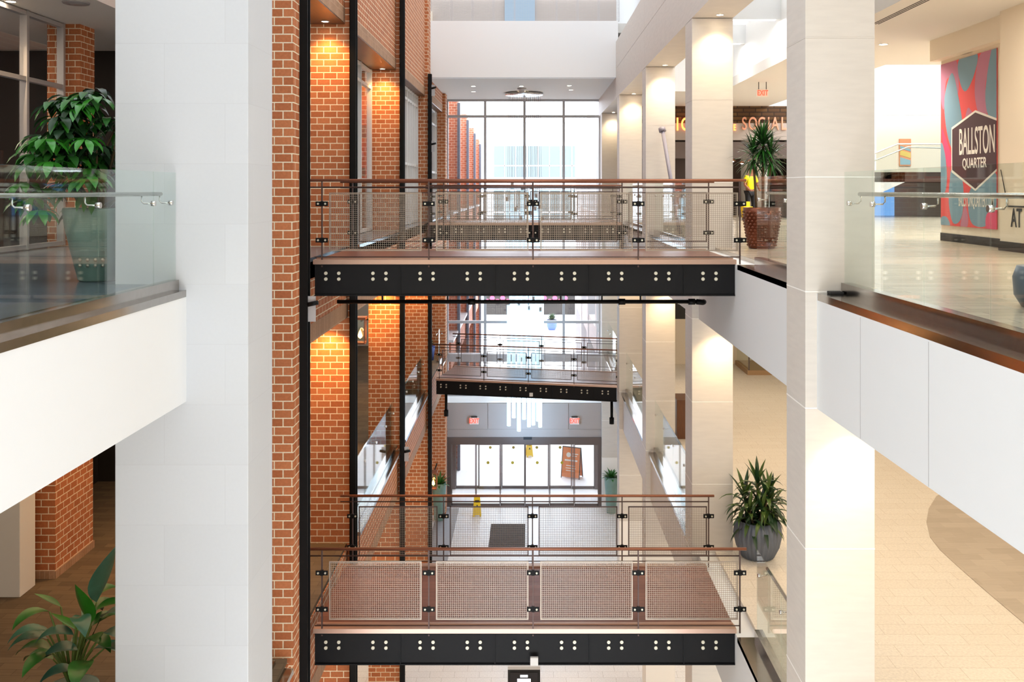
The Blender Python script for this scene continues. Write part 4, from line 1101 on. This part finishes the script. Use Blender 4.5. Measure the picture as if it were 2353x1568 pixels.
part('screen_print', MB().box(-0.08, 0.08, -0.013, -0.01, 1.74, 1.79).box(-0.14, 0.14, -0.013, -0.01, 1.64, 1.71).box(-0.19, 0.19, -0.013, -0.01, 1.57, 1.61).box(-0.01, 0.01, -0.013, -0.01, 1.4, 1.57).box(-0.26, -0.08, -0.013, -0.01, 1.42, 1.5).box(0.1, 0.26, -0.013, -0.01, 1.44, 1.5), 'screenwhite', sc)

# ------------------------------------------------------------------ person in yellow vest
def person(loc, rz, label):
    t = thing('person', label, 'person', loc, rz)
    def skin_mesh(name, verts, edges, rad, m, sub=2, parent=t):
        me = bpy.data.meshes.new(name); me.from_pydata(verts, edges, []); me.update()
        o = bpy.data.objects.new(name, me); C.objects.link(o); o.parent = parent
        md = o.modifiers.new('skin', 'SKIN'); o.modifiers.new('sub', 'SUBSURF').levels = sub; o.modifiers['sub'].render_levels = sub
        for i, r_ in enumerate(rad): me.skin_vertices[0].data[i].radius = (r_, r_*0.85) if isinstance(r_, float) else r_
        me.skin_vertices[0].data[0].use_root = True
        me.materials.append(MATS[m]); return o
    V = [(0, 0, 0.95), (0, 0, 1.15), (0, -0.02, 1.38), (0, -0.03, 1.50), (0, -0.05, 1.60), (0, -0.06, 1.70),
         (-0.19, -0.02, 1.40), (-0.25, -0.04, 1.14), (-0.20, -0.22, 0.98), (-0.18, -0.29, 0.95),
         (0.19, -0.02, 1.40), (0.25, -0.04, 1.14), (0.20, -0.22, 0.98), (0.18, -0.29, 0.95),
         (-0.10, 0, 0.88), (-0.11, -0.02, 0.50), (-0.11, 0.03, 0.09), (-0.12, -0.13, 0.04),
         (0.10, 0, 0.88), (0.11, -0.02, 0.50), (0.11, 0.03, 0.09), (0.12, -0.13, 0.04)]
    E = [(0, 1), (1, 2), (2, 3), (3, 4), (4, 5), (2, 6), (6, 7), (7, 8), (8, 9), (2, 10), (10, 11), (11, 12), (12, 13), (0, 14), (14, 15), (15, 16), (16, 17), (0, 18), (18, 19), (19, 20), (20, 21)]
    R = [0.13, 0.125, 0.15, 0.055, 0.085, 0.09, 0.06, 0.045, 0.035, 0.03, 0.06, 0.045, 0.035, 0.03, 0.09, 0.06, 0.045, 0.04, 0.09, 0.06, 0.045, 0.04]
    skin_mesh('body', V, E, R, 'skin')
    skin_mesh('vest', [(0, 0, 0.93), (0, 0, 1.15), (0, -0.02, 1.37), (-0.17, -0.02, 1.40), (-0.245, -0.035, 1.2), (0.17, -0.02, 1.40), (0.245, -0.035, 1.2)], [(0, 1), (1, 2), (2, 3), (3, 4), (2, 5), (5, 6)],
              [0.165, 0.16, 0.175, 0.085, 0.065, 0.085, 0.065], 'vest')
    skin_mesh('trousers', [(0, 0, 0.93), (-0.10, 0, 0.86), (-0.11, -0.02, 0.5), (-0.11, 0.03, 0.1), (0.10, 0, 0.86), (0.11, -0.02, 0.5), (0.11, 0.03, 0.1)], [(0, 1), (1, 2), (2, 3), (0, 4), (4, 5), (5, 6)],
              [0.14, 0.11, 0.08, 0.065, 0.11, 0.08, 0.065], 'cloth_dark')
    part('hair', MB().lathe([(0.0, 1.83), (0.07, 1.81), (0.105, 1.74), (0.1, 1.66), (0.06, 1.62)], cy=0.0, cx=0, seg=18), 'black', t, loc=(0, -0.03, 0))
    return t
person((7.22, 31.2, 0), 0.4, 'person in a yellow safety vest and dark trousers in front of the restaurant')
t = thing('bucket', 'yellow mop bucket on the floor beside the person', 'bucket', (7.0, 30.8, 0))
part('tub', MB().lathe([(0.14, 0.08), (0.19, 0.42), (0.2, 0.42), (0.2, 0.44), (0.17, 0.44)], seg=20), 'yellow', t)
part('wringer', MB().box(-0.1, 0.1, -0.08, 0.08, 0.42, 0.6, bev=0.01), 'yellow', t)
for sx in (-1, 1): part('wheel', MB().tube([(sx*0.1, -0.05, 0.04), (sx*0.1, 0.0, 0.04)], 0.04, 10), 'black', t)

# ------------------------------------------------------------------ outdoors beyond the window
struct('ground', B(-30, 30, 37.8, 110, L1-0.3, L1-0.01), 'outfloor', 'pale paved court outside')
for i, y in enumerate((41.0, 47.0, 53.0, 59.0)):
    solid('brick_pier', B(-3.9, -3.05, y, y+0.9, L1, 5.0-0.3*i), 'brickout', 'red brick pier outside the window, number %s from the glass' % ('one two three four'.split()[i]), 'pier', 'outdoor brick piers')
    solid('steel_column', B(-3.05, -2.93, y-0.15, y+0.02, L1, 4.7-0.3*i), 'slateblue', 'blue grey steel column at outdoor pier %s' % ('one two three four'.split()[i]), 'column', 'outdoor steel columns')
    solid('white_pillar', B(2.9, 3.8, y, y+0.9, L1, 4.8), 'outwhite', 'white pillar outside the window, number %s from the glass' % ('one two three four'.split()[i]), 'pillar', 'outdoor white pillars')
for z in (L2, 0.0):
    for a, b in ((38.2, 41.0), (41.9, 47.0), (47.9, 53.0), (53.9, 59.0)):
        struct('wall_left', B(-3.95, -3.1, a, b-0.01, z-1.1, z), 'brickout', 'brick balcony edge outside')
        struct('trim_9', B(-3.5, -3.0, a, b-0.16, z, z+0.1), 'alu')
        struct('wall_right', B(2.95, 3.8, a, b-0.01, z-1.1, z), 'outwhite', 'white balcony edge outside')
struct('wall_left', B(-4.4, -4.2, 38.2, 60, L1, 4.6), 'brickout')
struct('wall_right', B(4.2, 4.4, 38.2, 60, L1, 4.6), 'outwhite')
t = thing('office_building', 'white office building with rows of windows across the court', 'building', (0, 92, L1))
part('wall', MB().box(-14, 14, 0, 6, 0, 18.5), 'outwhite', t)
for z, h in ((13.2, 3.0), (8.6, 3.4)):
    for x in (-3.3, -1.15, 1.0, 3.15):
        w_ = part('window', MB().box(x-0.05, x+2.0, -0.06, 0.0, z, z+h), 'outglass', t)
        part('window_bar', MB().box(x-0.05, x+2.0, -0.09, -0.06, z+h*0.35, z+h*0.35+0.12).box(x+0.95, x+1.03, -0.09, -0.06, z, z+h), 'outwhite', w_)
f_ = part('shop_front', MB().box(-4.3, 6.0, -0.1, 0, 0, 3.4), 'dark', t)
part('banner', MB().box(-4.2, 0.0, -0.16, -0.1, 1.0, 2.8).box(0.4, 3.4, -0.16, -0.1, 1.0, 2.8), 'dark', f_)
fl = MB()
for k in range(16):
    x = -4.0+k*0.5
    fl.tube([(x, -0.2, 1.3+0.3*(k % 2)), (x, -0.16, 1.3+0.3*(k % 2))], 0.24, 10)
part('flowers', fl, 'mural_pink', f_)
text('FEEL THE BEAT', 'banner_text', 'sign_white', f_, (1.6, -0.2, 2.4), 0.6, sx=0.7, ext=0.01)
t = thing('potted_plant', 'blue planter with a shrub outside in the court', 'plant', (1.98, 82.0, L1))
part('planter', MB().lathe([(0.3, 0), (0.45, 0.3), (0.45, 0.85), (0.42, 0.85)], seg=20), 'potblue', t)
m = MB()
for k in range(60): m.leaf((0, 0, 0.8), unit(k*2.4, 0.1+1.2*k/60), 0.7, 0.12, droop=0.6)
part('foliage', m, 'leafdark', t)
for x, z in ((-1.9, 0), (2.9, 0)):
    pass
